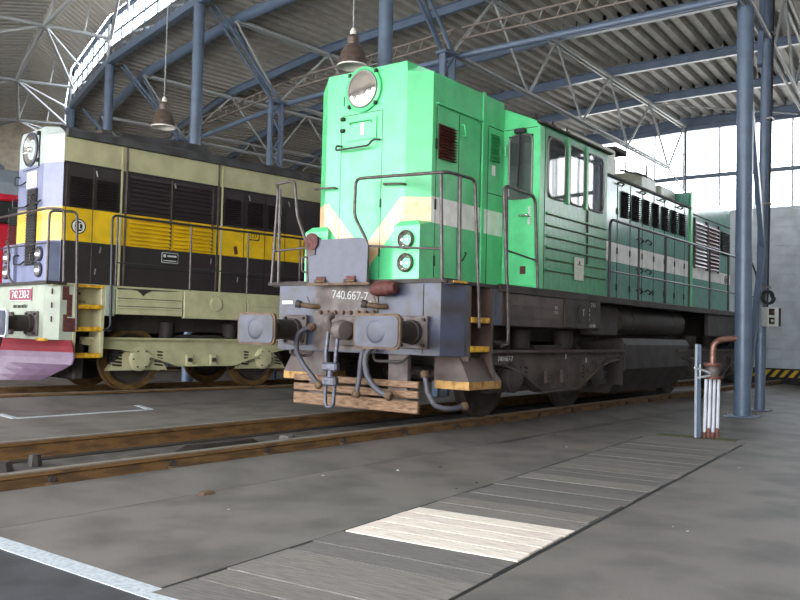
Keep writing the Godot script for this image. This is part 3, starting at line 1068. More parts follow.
func bogie(root: Node3D, cx: float, zb: float, frame: String, wheelkey: String, boxkey: String, low: float) -> void:
	var poly := v2([[-2.15, 0.83], [-2.15, 0.74], [-1.9, 0.70], [-1.5, 0.66], [-1.15, 0.58], [-0.52, low], [0.52, low], [1.15, 0.58], [1.5, 0.66], [1.9, 0.70], [2.15, 0.74], [2.15, 0.83]])
	var b := MB.new()
	for s in [-1.0, 1.0]:
		b.prism(frame, poly, Vector3(cx, 0, s * zb), Vector3.RIGHT, Vector3.UP, Vector3(0, 0, -s * 0.12))
		# raised flanges along the lower edge
		for e in [[-1.5, 0.66, -1.15, 0.58], [-1.15, 0.58, -0.52, low], [-0.52, low, 0.52, low], [0.52, low, 1.15, 0.58], [1.15, 0.58, 1.5, 0.66], [-1.9, 0.70, -1.5, 0.66], [1.5, 0.66, 1.9, 0.70]]:
			b.bar(frame, Vector3(cx + e[0], e[1], s * (zb + 0.01)), Vector3(cx + e[2], e[3], s * (zb + 0.01)), 0.16, 0.025)
		b.bar(frame, Vector3(cx - 2.15, 0.83, s * zb), Vector3(cx + 2.15, 0.83, s * zb), 0.18, 0.03)
	b.bb("under", cx - 0.4, cx + 0.4, 0.45, 0.9, -zb + 0.13, zb - 0.13)
	var bg := put(b, "bogie", root)
	for s in [-1.0, 1.0]:
		for d in [-0.12, 0.34]:
			b = MB.new()
			b.bb(frame, cx + d - 0.26, cx + d - 0.14, 0.40, 0.58, s * zb, s * (zb + 0.05), 0.012)
			b.cyl("under", Vector3(cx + d - 0.2, 0.49, s * zb), Vector3(cx + d - 0.2, 0.49, s * (zb + 0.085)), 0.04, 0.035, 10)
			put(b, "damper_bracket", bg)
		for a in [-1.2, 1.2]:
			var g: float = 1.0 if a > 0 else -1.0
			b = MB.new()
			b.prism(boxkey, v2([[a - 0.52, 0.33], [a + 0.52, 0.33], [a + 0.46, 0.42], [a + 0.24, 0.62], [a - 0.24, 0.62], [a - 0.46, 0.42]]), Vector3(cx, 0, s * (zb - 0.03)), Vector3.RIGHT, Vector3.UP, Vector3(0, 0, -s * 0.1))
			b.lathe(boxkey, Vector3(cx + a, 0.51, s * (zb - 0.05)), Vector3(0, 0, s), [[0.19, 0.0], [0.19, 0.08], [0.165, 0.10], [0.165, 0.12], [0.12, 0.135], [0.0, 0.14]], 20, false)
			for k in 6:
				var an := TAU * k / 6.0
				b.cyl("under", Vector3(cx + a + cos(an) * 0.14, 0.51 + sin(an) * 0.14, s * (zb + 0.06)), Vector3(cx + a + cos(an) * 0.14, 0.51 + sin(an) * 0.14, s * (zb + 0.09)), 0.014, 0.014, 6)
			put(b, "axle_box", bg)
			for e in [-0.36, 0.36]:
				b = MB.new()
				var pts := []
				for k in 61:
					var an := TAU * k / 12.0
					pts.append(Vector3(cx + a + e + cos(an) * 0.085, 0.40 + 0.26 * k / 60.0, s * (zb - 0.08) + sin(an) * 0.085))
				b.tube("under", pts, 0.016, 5)
				b.cyl("under", Vector3(cx + a + e, 0.36, s * (zb - 0.08)), Vector3(cx + a + e, 0.66, s * (zb - 0.08)), 0.05, 0.05, 10)
				put(b, "coil_spring", bg)
			b = MB.new()
			b.lathe(wheelkey, Vector3(cx + a, 0.5, s * 0.82), Vector3(0, 0, -s), [[0.40, 0.02], [0.42, 0.0], [0.495, 0.0], [0.5, 0.01], [0.502, 0.09], [0.525, 0.11], [0.528, 0.125], [0.50, 0.14], [0.40, 0.14]], 40, false)
			b.lathe("under", Vector3(cx + a, 0.5, s * 0.82), Vector3(0, 0, -s), [[0.0, 0.0], [0.10, 0.0], [0.10, 0.03], [0.36, 0.05], [0.40, 0.02], [0.40, 0.14], [0.36, 0.10], [0.0, 0.09]], 32, false)
			put(b, "wheel", bg)
	for a in [-1.2, 1.2]:
		b = MB.new()
		b.cyl("under", Vector3(cx + a, 0.5, -0.72), Vector3(cx + a, 0.5, 0.72), 0.09, 0.09, 12)
		put(b, "axle", bg)
	for s in [-1.0, 1.0]:
		for a in [-0.62, 0.62]:
			b = MB.new()
			b.cyl("under", Vector3(cx + a, 0.86, s * (zb - 0.22)), Vector3(cx + a, 1.10, s * (zb - 0.22)), 0.12, 0.14, 14)
			put(b, "bolster_spring", bg)
			b = MB.new()
			b.bar("under", Vector3(cx + a, 0.9, s * 0.85), Vector3(cx + a * 1.05, 0.3, s * 0.85), 0.06, 0.05)
			put(b, "brake_hanger", bg)

func buffer(root: Node3D, x0: float, len: float, z: float, dir: float, face: String, edge: String, w: float, h: float) -> void:
	var b := MB.new()
	var c := Vector3(x0, 1.03, z)
	var a := Vector3(dir, 0, 0)
	b.lathe("under", c, a, [[0.135, 0.03], [0.135, 0.10], [0.12, 0.11], [0.12, len * 0.55], [0.10, len * 0.56], [0.10, len - 0.03]], 20, true)
	var o := put(b, "buffer", root)
	b = MB.new()
	b.obox("grimy", c + a * 0.02, Vector3(0.02, 0.18, 0.19), Basis(), 0.008)
	for k in [[1, 1], [1, -1], [-1, 1], [-1, -1]]:
		b.cyl("under", c + a * 0.035 + Vector3(0, 0.14 * k[0], 0.15 * k[1]), c + a * 0.07 + Vector3(0, 0.14 * k[0], 0.15 * k[1]), 0.022, 0.022, 6)
	put(b, "mounting_flange", o)
	b = MB.new()
	var rr := round_rect(w, h, 0.07, 4)
	b.prism(edge, rr, c + a * (len - 0.035), Vector3(0, 0, 1), Vector3.UP, a * 0.03)
	b.prism(face, round_rect(w - 0.05, h - 0.05, 0.06, 4), c + a * (len - 0.006), Vector3(0, 0, 1), Vector3.UP, a * 0.01)
	b.lathe("slate_plain", c + a * (len + 0.003), a, [[0.13, 0.0], [0.10, 0.008], [0.05, 0.012], [0.0, 0.013]], 20, false)
	put(b, "buffer_plate", o)

func coupling(root: Node3D, x0: float, drop: float) -> void:
	var b := MB.new()
	b.bb("grimy", x0 - 0.04, x0 + 0.02, 0.86, 1.20, -0.16, 0.16, 0.01)
	b.cyl("rust", Vector3(x0 - 0.02, 1.03, 0), Vector3(x0 - 0.16, 1.03, 0), 0.11, 0.10, 16)
	var g := put(b, "draw_gear", root)
	b = MB.new()
	b.tube("grimy", rounded([Vector3(x0 - 0.1, 1.03, 0), Vector3(x0 - 0.36, 1.03, 0), Vector3(x0 - 0.42, 1.16, 0), Vector3(x0 - 0.33, 1.2, 0)], 0.08, 4), 0.045, 10)
	put(b, "hook", g)
	b = MB.new()
	b.lathe("grimy", Vector3(x0 - 0.3, 1.04, 0.12), Vector3(-0.2, -0.1, 1).normalized(), [[0.0, -0.07], [0.10, -0.07], [0.115, 0.0], [0.10, 0.07], [0.0, 0.08]], 16, false)
	put(b, "pin_head", g)
	for s in [-0.075, 0.075]:
		b = MB.new()
		b.tube("chain", [Vector3(x0 - 0.3, 1.02, s), Vector3(x0 - 0.33, 0.78, s), Vector3(x0 - 0.33, 0.62, s * 0.9)], 0.024, 8)
		put(b, "link_bar", g)
	b = MB.new()
	b.obox("chain", Vector3(x0 - 0.33, 0.62, 0), Vector3(0.045, 0.05, 0.11), Basis(), 0.02)
	b.cyl("chain", Vector3(x0 - 0.33, 0.60, 0), Vector3(x0 - 0.33, drop + 0.28, 0), 0.035, 0.035, 10)
	b.obox("chain", Vector3(x0 - 0.33, drop + 0.29, 0), Vector3(0.045, 0.055, 0.10), Basis(), 0.02)
	put(b, "coupling_screw", g)
	b = MB.new()
	b.tube("chain", rounded([Vector3(x0 - 0.33, drop + 0.32, -0.07), Vector3(x0 - 0.34, drop, -0.06), Vector3(x0 - 0.34, drop, 0.06), Vector3(x0 - 0.33, drop + 0.32, 0.07)], 0.06, 5), 0.022, 8)
	put(b, "shackle", g)

func hose(root: Node3D, pts: Array, key := "hose", r := 0.03) -> void:
	var b := MB.new()
	var c := Curve3D.new()
	for i in pts.size():
		var t: Vector3 = (pts[mini(i + 1, pts.size() - 1)] - pts[maxi(i - 1, 0)]) * 0.2
		c.add_point(pts[i], -t, t)
	var q := []
	for k in 17:
		q.append(c.sample_baked(c.get_baked_length() * k / 16.0))
	b.tube(key, q, r, 8)
	var o := put(b, "brake_hose", root)
	b = MB.new()
	var e: Vector3 = q[16]
	var d: Vector3 = (q[16] - q[15]).normalized()
	b.lathe("rust", e - d * 0.02, d, [[r + 0.006, 0.0], [r + 0.016, 0.02], [r + 0.02, 0.06], [r + 0.006, 0.08]], 10, true)
	put(b, "coupling_head", o)
	b = MB.new()
	var d0: Vector3 = (q[0] - q[1]).normalized()
	b.lathe("rust", q[0] - d0 * 0.02, d0, [[r + 0.006, 0.0], [r + 0.018, 0.01], [r + 0.018, 0.07], [r, 0.08]], 10, true)
	put(b, "cock", o)

func railing(root: Node3D, pts: Array, key := "handrail", r := 0.019, bend := 0.08, called := "handrail") -> MeshInstance3D:
	var b := MB.new()
	b.tube(key, rounded(pts, bend, 4), r, 8)
	return put(b, called, root)

func louvre(parent: Node, key: String, x0: float, x1: float, y0: float, y1: float, z: float, n: int, called := "louvre") -> MeshInstance3D:
	var b := MB.new()
	b.bb(key, x0, x1, y0, y1, z - 0.01, z + 0.002)
	var h := (y1 - y0) / n
	for i in n:
		var y := y0 + h * i
		b.quad(key, Vector3(x0, y, z + 0.05), Vector3(x1, y, z + 0.05), Vector3(x1, y + h * 0.62, z + 0.014), Vector3(x0, y + h * 0.62, z + 0.014), Vector3(0, 0.5, 1))
		b.quad(key, Vector3(x0, y, z + 0.05), Vector3(x1, y, z + 0.05), Vector3(x1, y, z + 0.002), Vector3(x0, y, z + 0.002), Vector3(0, -1, 0))
	return put(b, called, parent)

func grab(parent: Node, key: String, p: Vector3, q: Vector3, out: Vector3, r := 0.011, called := "grab_handle") -> void:
	var b := MB.new()
	b.tube(key, rounded([p, p + out, q + out, q], out.length() * 0.5, 4), r, 6)
	put(b, called, parent)

func strip(parent: Node, key: String, x0: float, x1: float, y0: float, y1: float, z0: float, z1: float, called: String, bev := 0.0) -> MeshInstance3D:
	var b := MB.new()
	b.bb(key, x0, x1, y0, y1, z0, z1, bev)
	return put(b, called, parent)

func lamp_front(parent: Node, at: Vector3, r: float, ring_key: String) -> void:
	var b := MB.new()
	var a := Vector3(-1, 0, 0)
	b.lathe(ring_key, at, a, [[r * 1.18, 0.0], [r * 1.2, 0.03], [r * 1.08, 0.045], [r, 0.04]], 24, false)
	var o := put(b, "lamp", parent)
	b = MB.new()
	b.lathe("lens", at, a, [[r * 1.02, 0.036], [r * 0.8, 0.012], [r * 0.45, -0.012], [r * 0.2, -0.02]], 24, false)
	b.lathe("chrome", at, a, [[r * 0.2, -0.02], [r * 0.18, 0.0], [r * 0.1, 0.012], [0.0, 0.014]], 12, false)
	put(b, "reflector", o)

func window_frame(parent: Node, w: float, h: float, o: Vector3, ux: Vector3, out: Vector3, called := "window") -> void:
	var rr := round_rect(w, h, minf(w, h) * 0.22, 4)
	var pts := []
	for p in rr: pts.append(o + ux * p.x + Vector3.UP * p.y)
	var b := MB.new()
	b.tube("steel", pts, 0.016, 6, true)
	var f := put(b, called, parent)
	b = MB.new()
	b.prism("cab_glass", rr, o - out * 0.004, ux, Vector3.UP, out * 0.008)
	put(b, "pane", f)

# ---------------------------------------------------------------- green locomotive
func build_green() -> void:
	var g := thing("diesel_locomotive", "green diesel shunting locomotive with white stripe and slate-blue buffer beam", "locomotive")
	var b := MB.new()
	# frame and deck
	b.bb("under", 0.3, 12.2, 0.95, 1.56, -0.85, 0.85)
	b.bb("under", 0.1, 12.35, 1.56, 1.60, -1.36, 1.36)
	var fr := put(b, "underframe", g)
	b = MB.new()
	b.bb("under", 1.05, 12.3, 1.52, 1.62, 1.34, 1.39, 0.01)
	b.bb("under", 1.05, 12.3, 1.52, 1.62, -1.39, -1.34, 0.01)
	put(b, "deck_edge", fr)
	for s in [-1.0, 1.0]:
		b = MB.new()
		b.bb("skirt", 1.12, 3.85, 1.13, 1.53, s * 1.30, s * 1.365, 0.01)
		for y in [1.24, 1.38]:
			b.bb("skirt", 1.14, 2.7, y, y + 0.015, s * 1.36, s * 1.375)
		put(b, "skirt_panel", fr)
	b = MB.new()
	b.bb("under", 2.75, 3.86, 1.14, 1.53, 1.36, 1.385, 0.008)
	b.cyl("under", Vector3(3.25, 1.34, 1.38), Vector3(3.25, 1.34, 1.40), 0.13, 0.13, 20)
	put(b, "filler_panel", fr)
	text("T", 0.12, "chalk", g, Vector3(3.27, 1.35, 1.405), FACE_SIDE)
	text("2 5 t", 0.07, "chalk", g, Vector3(3.62, 1.47, 1.388), FACE_SIDE)
	text("F\nE\nS", 0.055, "chalk", g, Vector3(3.5, 1.33, 1.388), FACE_SIDE)
	text("- LO 500 -", 0.06, "chalk", g, Vector3(3.6, 1.18, 1.388), FACE_SIDE)
	text("III 1\n15.2.", 0.05, "chalk", g, Vector3(2.5, 1.36, 1.38), FACE_SIDE)
	# chequered cab-side apron and rear frame
	for s in [-1.0, 1.0]:
		b = MB.new()
		b.bb("under", 8.9, 12.3, 1.10, 1.53, s * 1.28, s * 1.35, 0.01)
		put(b, "rear_skirt", fr)
		b = MB.new()
		b.bb("under", 3.9, 4.9, 1.05, 1.5, s * 1.05, s * 1.22, 0.02)
		put(b, "equipment_case", fr)
		b = MB.new()
		b.lathe("under", Vector3(4.95, 1.30, s * 1.02), Vector3.RIGHT, [[0.0, 0.0], [0.14, 0.03], [0.215, 0.1], [0.215, 3.0], [0.14, 3.07], [0.0, 3.1]], 24, false)
		var ar := put(b, "air_reservoir", g)
		for x in [5.5, 7.4]:
			b = MB.new()
			b.lathe("under", Vector3(x, 1.30, s * 1.02), Vector3.RIGHT, [[0.222, 0.0], [0.222, 0.05]], 24, true)
			put(b, "strap", ar)
		# fuel tank with bevelled lower edge
		b = MB.new()
		var tp := v2([[0.0, 1.02], [1.22, 1.02], [1.28, 0.92], [1.28, 0.55], [1.0, 0.16], [0.0, 0.16]])
		b.prism("under", tp, Vector3(5.05, 0, 0), Vector3(0, 0, s), Vector3.UP, Vector3(3.0, 0, 0))
		var tk := put(b, "fuel_tank", g)
		b = MB.new()
		b.bb("under", 5.02, 5.06, 0.3, 1.0, s * 0.4, s * 1.25, 0.01)
		put(b, "end_plate", tk)
	# buffer beam
	for e in [[0.08, 1.0], [12.4, -1.0]]:
		var x: float = e[0]
		var d: float = e[1]
		b = MB.new()
		var plan := v2([[0.0, -1.22], [0.0, 1.22], [0.26, 1.36], [0.34, 1.36], [0.34, -1.36], [0.26, -1.36]])
		var pl := []
		for p in plan: pl.append(Vector2(x + p.x * d, p.y))
		b.prism("slate", pl, Vector3(0, 0.78, 0), Vector3.RIGHT, Vector3.BACK, Vector3(0, 0.8, 0))
		var bm := put(b, "buffer_beam", g)
		if d > 0:
			strip(bm, "grimy", x - 0.012, x, 0.80, 1.56, -0.62, 0.36, "beam_plate")
			for i in 8:
				b = MB.new()
				b.cyl("rust", Vector3(x - 0.01, 1.243, -0.5 + i * 0.117), Vector3(x - 0.05, 1.243, -0.5 + i * 0.117), 0.028, 0.022, 8)
				put(b, "bolt", bm)
			strip(bm, "seam_dark", x - 0.004, x, 0.8, 1.56, 0.985, 0.995, "weld_seam")
			strip(bm, "white_sign", x - 0.004, x + 0.0, 1.345, 1.385, -1.17, -0.99, "white_label")
			text("740.667-7", 0.125, "chalk", bm, Vector3(x - 0.016, 1.44, -0.06), FACE_FRONT * Basis(Vector3.BACK, -0.06), "chalk_lettering")
			text("udik", 0.10, "chalk", bm, Vector3(x - 0.016, 1.335, 0.20), FACE_FRONT, "chalk_lettering")
			strip(bm, "yellow_step", x + 0.02, x + 0.3, 1.575, 1.60, 0.8, 1.37, "edge_plate")
			strip(bm, "under", x - 0.03, x + 0.2, 1.575, 1.62, -1.40, 1.3, "deck_lip")
			# coupling cocks
			for z in [-0.60, 0.42]:
				b = MB.new()
				b.tube("rust", rounded([Vector3(x, 1.31, z + 0.06), Vector3(x - 0.10, 1.31, z + 0.02), Vector3(x - 0.16, 1.33, z - 0.10)], 0.05, 3), 0.03, 8)
				b.cyl("under", Vector3(x - 0.16, 1.33, z - 0.10), Vector3(x - 0.18, 1.34, z - 0.15), 0.045, 0.05, 10)
				b.bar("rust", Vector3(x - 0.1, 1.33, z), Vector3(x - 0.12, 1.43, z - 0.04), 0.02, 0.012)
				put(b, "air_cock", bm)
			# whistle-like reservoir under the deck lip
			b = MB.new()
			b.lathe("rust_patch", Vector3(x - 0.11, 1.50, 0.34), Vector3(0, 0.06, 1).normalized(), [[0.0, 0.0], [0.06, 0.02], [0.085, 0.08], [0.085, 0.28], [0.06, 0.35], [0.0, 0.36]], 16, false)
			b.bar("rust_patch", Vector3(x - 0.08, 1.58, 0.42), Vector3(x - 0.08, 1.58, 0.62), 0.06, 0.04)
			put(b, "small_reservoir", bm)
			b = MB.new()
			b.tube("under", rounded([Vector3(x - 0.06, 0.78, 0.36), Vector3(x - 0.10, 0.70, 0.40), Vector3(x - 0.10, 0.70, 0.80), Vector3(x - 0.06, 0.78, 0.86)], 0.05, 3), 0.018, 6)
			put(b, "shunter_grip", bm)
			b = MB.new()
			b.tube("under", rounded([Vector3(x - 0.06, 0.78, -0.92), Vector3(x - 0.10, 0.72, -0.88), Vector3(x - 0.10, 0.72, -0.60), Vector3(x - 0.06, 0.78, -0.56)], 0.05, 3), 0.018, 6)
			put(b, "shunter_grip", bm)
	for z in [-0.895, 0.895]:
		buffer(g, 0.06, 0.68, z, -1.0, "slate_plain", "rust", 0.62, 0.37)
		buffer(g, 12.42, 0.6, z, 1.0, "slate_plain", "rust", 0.62, 0.37)
	coupling(g, 0.03, 0.17)
	hose(g, [Vector3(0.0, 1.06, -0.62), Vector3(-0.10, 1.0, -0.70), Vector3(-0.10, 0.75, -0.72), Vector3(-0.08, 0.5, -0.50), Vector3(-0.05, 0.40, -0.42)])
	hose(g, [Vector3(0.0, 0.92, 0.30), Vector3(-0.08, 0.78, 0.27), Vector3(-0.08, 0.5, 0.24), Vector3(-0.1, 0.34, 0.22)])
	hose(g, [Vector3(0.0, 0.92, 0.42), Vector3(-0.08, 0.78, 0.33), Vector3(-0.08, 0.52, 0.36), Vector3(-0.05, 0.36, 0.52), Vector3(-0.05, 0.33, 0.62)], "hose", 0.036)
	hose(g, [Vector3(0.2, 0.55, 0.95), Vector3(0.18, 0.38, 1.0), Vector3(0.2, 0.24, 1.08), Vector3(0.35, 0.2, 1.22), Vector3(0.5, 0.22, 1.26)])
	# track guard of three boards
	b = MB.new()
	b.bb("under", 0.125, 0.15, 0.2, 0.26, -0.85, 0.85)
	var guard := put(b, "track_guard", g)
	for z in [-0.6, 0.62]:
		b = MB.new()
		b.bb("grimy", 0.13, 0.2, 0.14, 0.85, z - 0.14, z + 0.14, 0.01)
		put(b, "bracket", guard)
	for y in [[0.135, 0.275], [0.30, 0.385], [0.415, 0.49]]:
		b = MB.new()
		b.bb("guard_board", 0.08, 0.125, y[0], y[1], -0.94, 0.94, 0.008)
		put(b, "board", guard)
	# steps at the front corners
	for s in [1.0, -1.0]:
		b = MB.new()
		b.bb("skirt", 0.42, 0.47, 0.72, 1.56, s * 1.0, s * 1.365, 0.006)
		b.bb("skirt", 0.47, 0.98, 0.5, 1.56, s * 1.0, s * 1.06)
		b.prism("skirt", v2([[1.06, 1.56], [1.36, 1.56], [1.37, 0.78], [1.41, 0.5], [1.06, 0.5]]), Vector3(0.90, 0, 0), Vector3(0, 0, s), Vector3.UP, Vector3(0.04, 0, 0))
		b.bb("slate_plain", 0.94, 1.12, 1.13, 1.56, s * 1.02, s * 1.37, 0.008)
		var st := put(b, "step_well", g)
		b = MB.new()
		var top := [Vector3(0.40, 0.76, s * 0.93), Vector3(0.40, 0.76, s * 1.27), Vector3(0.95, 0.76, s * 1.27), Vector3(0.95, 0.76, s * 0.93)]
		var bot := [Vector3(0.38, 0.50, s * 0.95), Vector3(0.38, 0.50, s * 1.41), Vector3(1.07, 0.50, s * 1.41), Vector3(1.07, 0.50, s * 0.95)]
		b.loft("skirt", top, bot)
		put(b, "footboard_apron", st)
		b = MB.new()
		var low := []
		for p in bot: low.append(p - Vector3(0, 0.09, 0))
		b.loft("ochre", bot, low)
		put(b, "footboard", st, "worn ochre footboard edge")
		for y in [1.15, 0.825]:
			b = MB.new()
			b.bb("yellow_step", 0.46, 0.86, y, y + 0.065, s * 1.06, s * 1.375, 0.008)
			put(b, "step", st, "yellow painted step")
	# hinged gangway plate
	b = MB.new()
	var pp := v2([[-0.60, 1.585], [0.29, 1.585], [0.30, 2.0], [0.26, 2.08], [0.16, 2.10], [-0.62, 2.10], [-0.63, 1.95]])
	b.prism("lilac_plate", pp, Vector3(-0.06, 0, 0), Vector3(0, 0, 1), Vector3.UP, Vector3(0.02, 0, 0))
	var gp := put(b, "gangway_plate", g)
	for z in [-0.40, 0.06]:
		b = MB.new()
		b.bb("rust_patch", -0.075, -0.06, 1.585, 1.66, z - 0.07, z + 0.07, 0.004)
		b.cyl("rust", Vector3(-0.085, 1.605, z - 0.08), Vector3(-0.085, 1.605, z + 0.08), 0.018, 0.018, 8)
		put(b, "hinge", gp)
	b = MB.new()
	b.lathe("rust_patch", Vector3(-0.055, 2.08, -0.56), Vector3(-1, 0, 0), [[0.06, 0.0], [0.105, 0.0], [0.105, 0.03], [0.06, 0.03]], 20, true)
	b.bb("grimy", -0.075, -0.06, 1.92, 2.08, -0.62, -0.5, 0.004)
	put(b, "eye_ring", gp)
	b = MB.new()
	b.tube("handrail", rounded([Vector3(-0.06, 1.72, -0.63), Vector3(-0.1, 1.72, -0.68), Vector3(-0.1, 1.9, -0.68), Vector3(-0.06, 1.9, -0.63)], 0.04, 3), 0.012, 6)
	put(b, "side_handle", gp)
	strip(gp, "rust", -0.08, -0.05, 1.555, 1.585, -0.62, 0.34, "hinge_bar")

	# ---- front hood
	var plan := [[0.2, -0.61], [0.2, 0.61], [0.38, 0.85], [1.98, 0.85], [1.98, -0.85], [0.38, -0.85]]
	b = MB.new()
	b.loft("green", ring(plan, 1.62), ring(plan, 4.02), false, false)
	b.loft("green", ring(plan, 4.02), [Vector3(0.2, 4.14, -0.60), Vector3(0.2, 4.14, 0.60), Vector3(0.40, 4.13, 0.62), Vector3(1.98, 4.13, 0.62), Vector3(1.98, 4.13, -0.62), Vector3(0.40, 4.13, -0.62)], false, true)
	var hd := put(b, "front_hood", g)
	# lamp boxes on the lower corners
	for s in [-1.0, 1.0]:
		b = MB.new()
		var lb := [[0.145, s * 0.50], [0.145, s * 0.87], [0.42, s * 0.87], [0.42, s * 0.50]]
		var lt := [Vector3(0.19, 2.29, s * 0.56), Vector3(0.19, 2.29, s * 0.80), Vector3(0.40, 2.29, s * 0.86), Vector3(0.42, 2.29, s * 0.50)]
		b.loft("green", ring(lb, 1.625), ring(lb, 2.23), true, false)
		b.loft("green", ring(lb, 2.23), lt, false, true)
		var lx := put(b, "lamp_box", hd)
		for y in [2.07, 1.81]:
			lamp_front(lx, Vector3(0.145, y, s * 0.69), 0.09, "grimy")
	# stripes
	b = MB.new()
	for s in [-1.0, 1.0]:
		b.prism("stripe_cream", v2([[s * 0.612, 2.57], [s * 0.55, 2.57], [0.0, 1.99], [0.0, 1.66], [s * 0.53, 2.27], [s * 0.612, 2.29]]), Vector3(0.1985, 0, 0), Vector3(0, 0, 1), Vector3.UP, Vector3(0.0015, 0, 0))
		var n := Vector3(-0.24, 0, s * 0.18).normalized() * 0.0015
		var a0 := Vector3(0.2, 2.29, s * 0.61) + n
		var a1 := Vector3(0.38, 2.29, s * 0.85) + n
		b.quad("stripe_cream", a0, a1, a1 + Vector3(0, 0.28, 0), a0 + Vector3(0, 0.28, 0), n)
	put(b, "chevron_stripe", hd, "cream chevron stripe")
	for s in [-1.0, 1.0]:
		strip(hd, "stripe_white", 0.385, 1.98, 2.285, 2.59, s * 0.85, s * 0.852, "side_stripe")
	# headlamp
	b = MB.new()
	b.lathe("green", Vector3(0.2, 3.90, -0.03), Vector3(-1, 0, 0), [[0.275, 0.0], [0.27, 0.03], [0.235, 0.045], [0.225, 0.03]], 32, false)
	var hl := put(b, "headlamp", hd)
	b = MB.new()
	b.lathe("steel", Vector3(0.2, 3.90, -0.03), Vector3(-1, 0, 0), [[0.225, 0.03], [0.222, 0.05], [0.205, 0.05]], 32, false)
	b.lathe("lens", Vector3(0.2, 3.90, -0.03), Vector3(-1, 0, 0), [[0.207, 0.045], [0.16, 0.052], [0.09, 0.056], [0.0, 0.058]], 32, false)
	put(b, "reflector", hl)
	for k in [[0.19, 0.19], [-0.19, 0.19], [0.19, -0.19], [-0.19, -0.19]]:
		b = MB.new()
		b.obox("black", Vector3(0.165, 3.90 + k[0], -0.03 + k[1] * 1.05), Vector3(0.02, 0.022, 0.018), Basis(), 0.005)
		put(b, "clamp", hl)
	strip(hd, "seam", 0.194, 0.2, 3.74, 3.86, -0.345, -0.335, "lamp_hinge")
	# front doors and seams
	for z in [-0.37, 0.26]:
		strip(hd, "seam", 0.197, 0.2, 1.65, 3.62, z - 0.003, z + 0.003, "door_seam")
	strip(hd, "seam", 0.197, 0.2, 3.615, 3.622, -0.37, 0.26, "door_seam")
	b = MB.new()
	b.bb("green", 0.185, 0.2, 3.30, 3.56, -0.30, 0.18, 0.004)
	var hatch := put(b, "hatch", hd)
	strip(hatch, "stripe_white", 0.182, 0.186, 3.36, 3.50, -0.06, -0.01, "sticker")
	grab(hatch, "green", Vector3(0.19, 3.49, -0.22), Vector3(0.19, 3.49, 0.1), Vector3(-0.03, 0.03, 0), 0.008)
	b = MB.new()
	b.tube("handrail_dark", rounded([Vector3(0.19, 3.25, -0.34), Vector3(0.14, 3.26, -0.40), Vector3(0.13, 3.20, -0.40), Vector3(0.12, 3.20, 0.12), Vector3(0.14, 3.27, 0.16), Vector3(0.19, 3.27, 0.24)], 0.04, 3), 0.013, 6)
	put(b, "bent_handle", hd)
	for y in [3.58, 3.44]:
		b = MB.new()
		b.obox("black", Vector3(0.18, y, -0.34), Vector3(0.02, 0.02, 0.03), Basis(), 0.006)
		put(b, "catch", hd)
	grab(hd, "grimy", Vector3(0.2, 2.76, -0.74), Vector3(0.2, 2.75, -0.42), Vector3(-0.07, 0, 0), 0.013)
	grab(hd, "grimy", Vector3(0.2, 2.73, 0.34), Vector3(0.2, 2.71, 0.62), Vector3(-0.07, 0, 0), 0.013)
	for y in [2.52, 1.95]:
		strip(hd, "seam", 0.19, 0.2, y - 0.05, y + 0.05, 0.25, 0.27, "hinge")
	# hood side: doors, gutter, louvres
	for s in [-1.0, 1.0]:
		strip(hd, "green", 0.44, 1.44, 3.655, 3.68, s * 0.85, s * 0.885, "rain_gutter", 0.004)
		for x in [0.46, 0.93, 1.42, 1.52, 1.60]:
			strip(hd, "seam", x - 0.004, x + 0.004, 1.66, 3.64, s * 0.85, s * 0.8535, "door_seam")
		strip(hd, "green", 1.44, 1.50, 1.64, 4.04, s * 0.85, s * 0.872, "corner_post", 0.005)
		strip(hd, "seam", 1.60, 1.97, 3.645, 3.655, s * 0.85, s * 0.855, "panel_seam")
		strip(hd, "seam", 1.60, 1.97, 2.80, 2.807, s * 0.85, s * 0.855, "panel_seam")
		if s > 0:
			louvre(hd, "louvre_red", 0.50, 0.83, 3.04, 3.45, 0.852, 12)
			louvre(hd, "green", 1.64, 1.83, 3.22, 3.58, 0.852, 11)
			strip(hd, "stripe_white", 1.70, 1.78, 3.04, 3.17, 0.85, 0.853, "sticker")
		for y in [3.2, 2.5, 1.85]:
			strip(hd, "seam", 0.44, 0.47, y - 0.06, y + 0.06, s * 0.85, s * 0.862, "hinge")
		grab(hd, "green", Vector3(0.98, 3.52, s * 0.85), Vector3(1.03, 3.40, s * 0.85), Vector3(0, 0, s * 0.04), 0.014)
		grab(hd, "seam", Vector3(1.02, 1.90, s * 0.85), Vector3(1.10, 2.0, s * 0.85), Vector3(0, 0, s * 0.03), 0.008)

	# ---- cab
	b = MB.new()
	var zc := 1.36
	# cross section (z, y) of the cab; the side leans in above the windows
	var sec := [[zc, 1.60], [zc, 3.68], [zc - 0.05, 3.75], [0.85, 3.95], [0.5, 4.02]]
	# front and back walls
	for x in [2.0, 4.1]:
		for s in [-1.0, 1.0]:
			# the wall beside the hood holds the door; the window is open
			var out := Vector3(-1, 0, 0) if x < 3 else Vector3(1, 0, 0)
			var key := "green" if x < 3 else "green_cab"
			var zi := 0.85
			for r in [[1.60, 2.76, zi, zc], [2.76, 3.58, zi, 0.92], [2.76, 3.58, 1.27, zc], [3.58, 3.68, zi, zc]]:
				b.quad(key, Vector3(x, r[0], s * r[2]), Vector3(x, r[0], s * r[3]), Vector3(x, r[1], s * r[3]), Vector3(x, r[1], s * r[2]), out)
			b.prism(key, v2([[s * 0.0, 3.68], [s * zc, 3.68], [s * (zc - 0.05), 3.75], [s * 0.85, 3.95], [s * 0.5, 4.02], [0.0, 4.02]]), Vector3(x, 0, 0), Vector3(0, 0, 1), Vector3.UP, -out * 0.02)
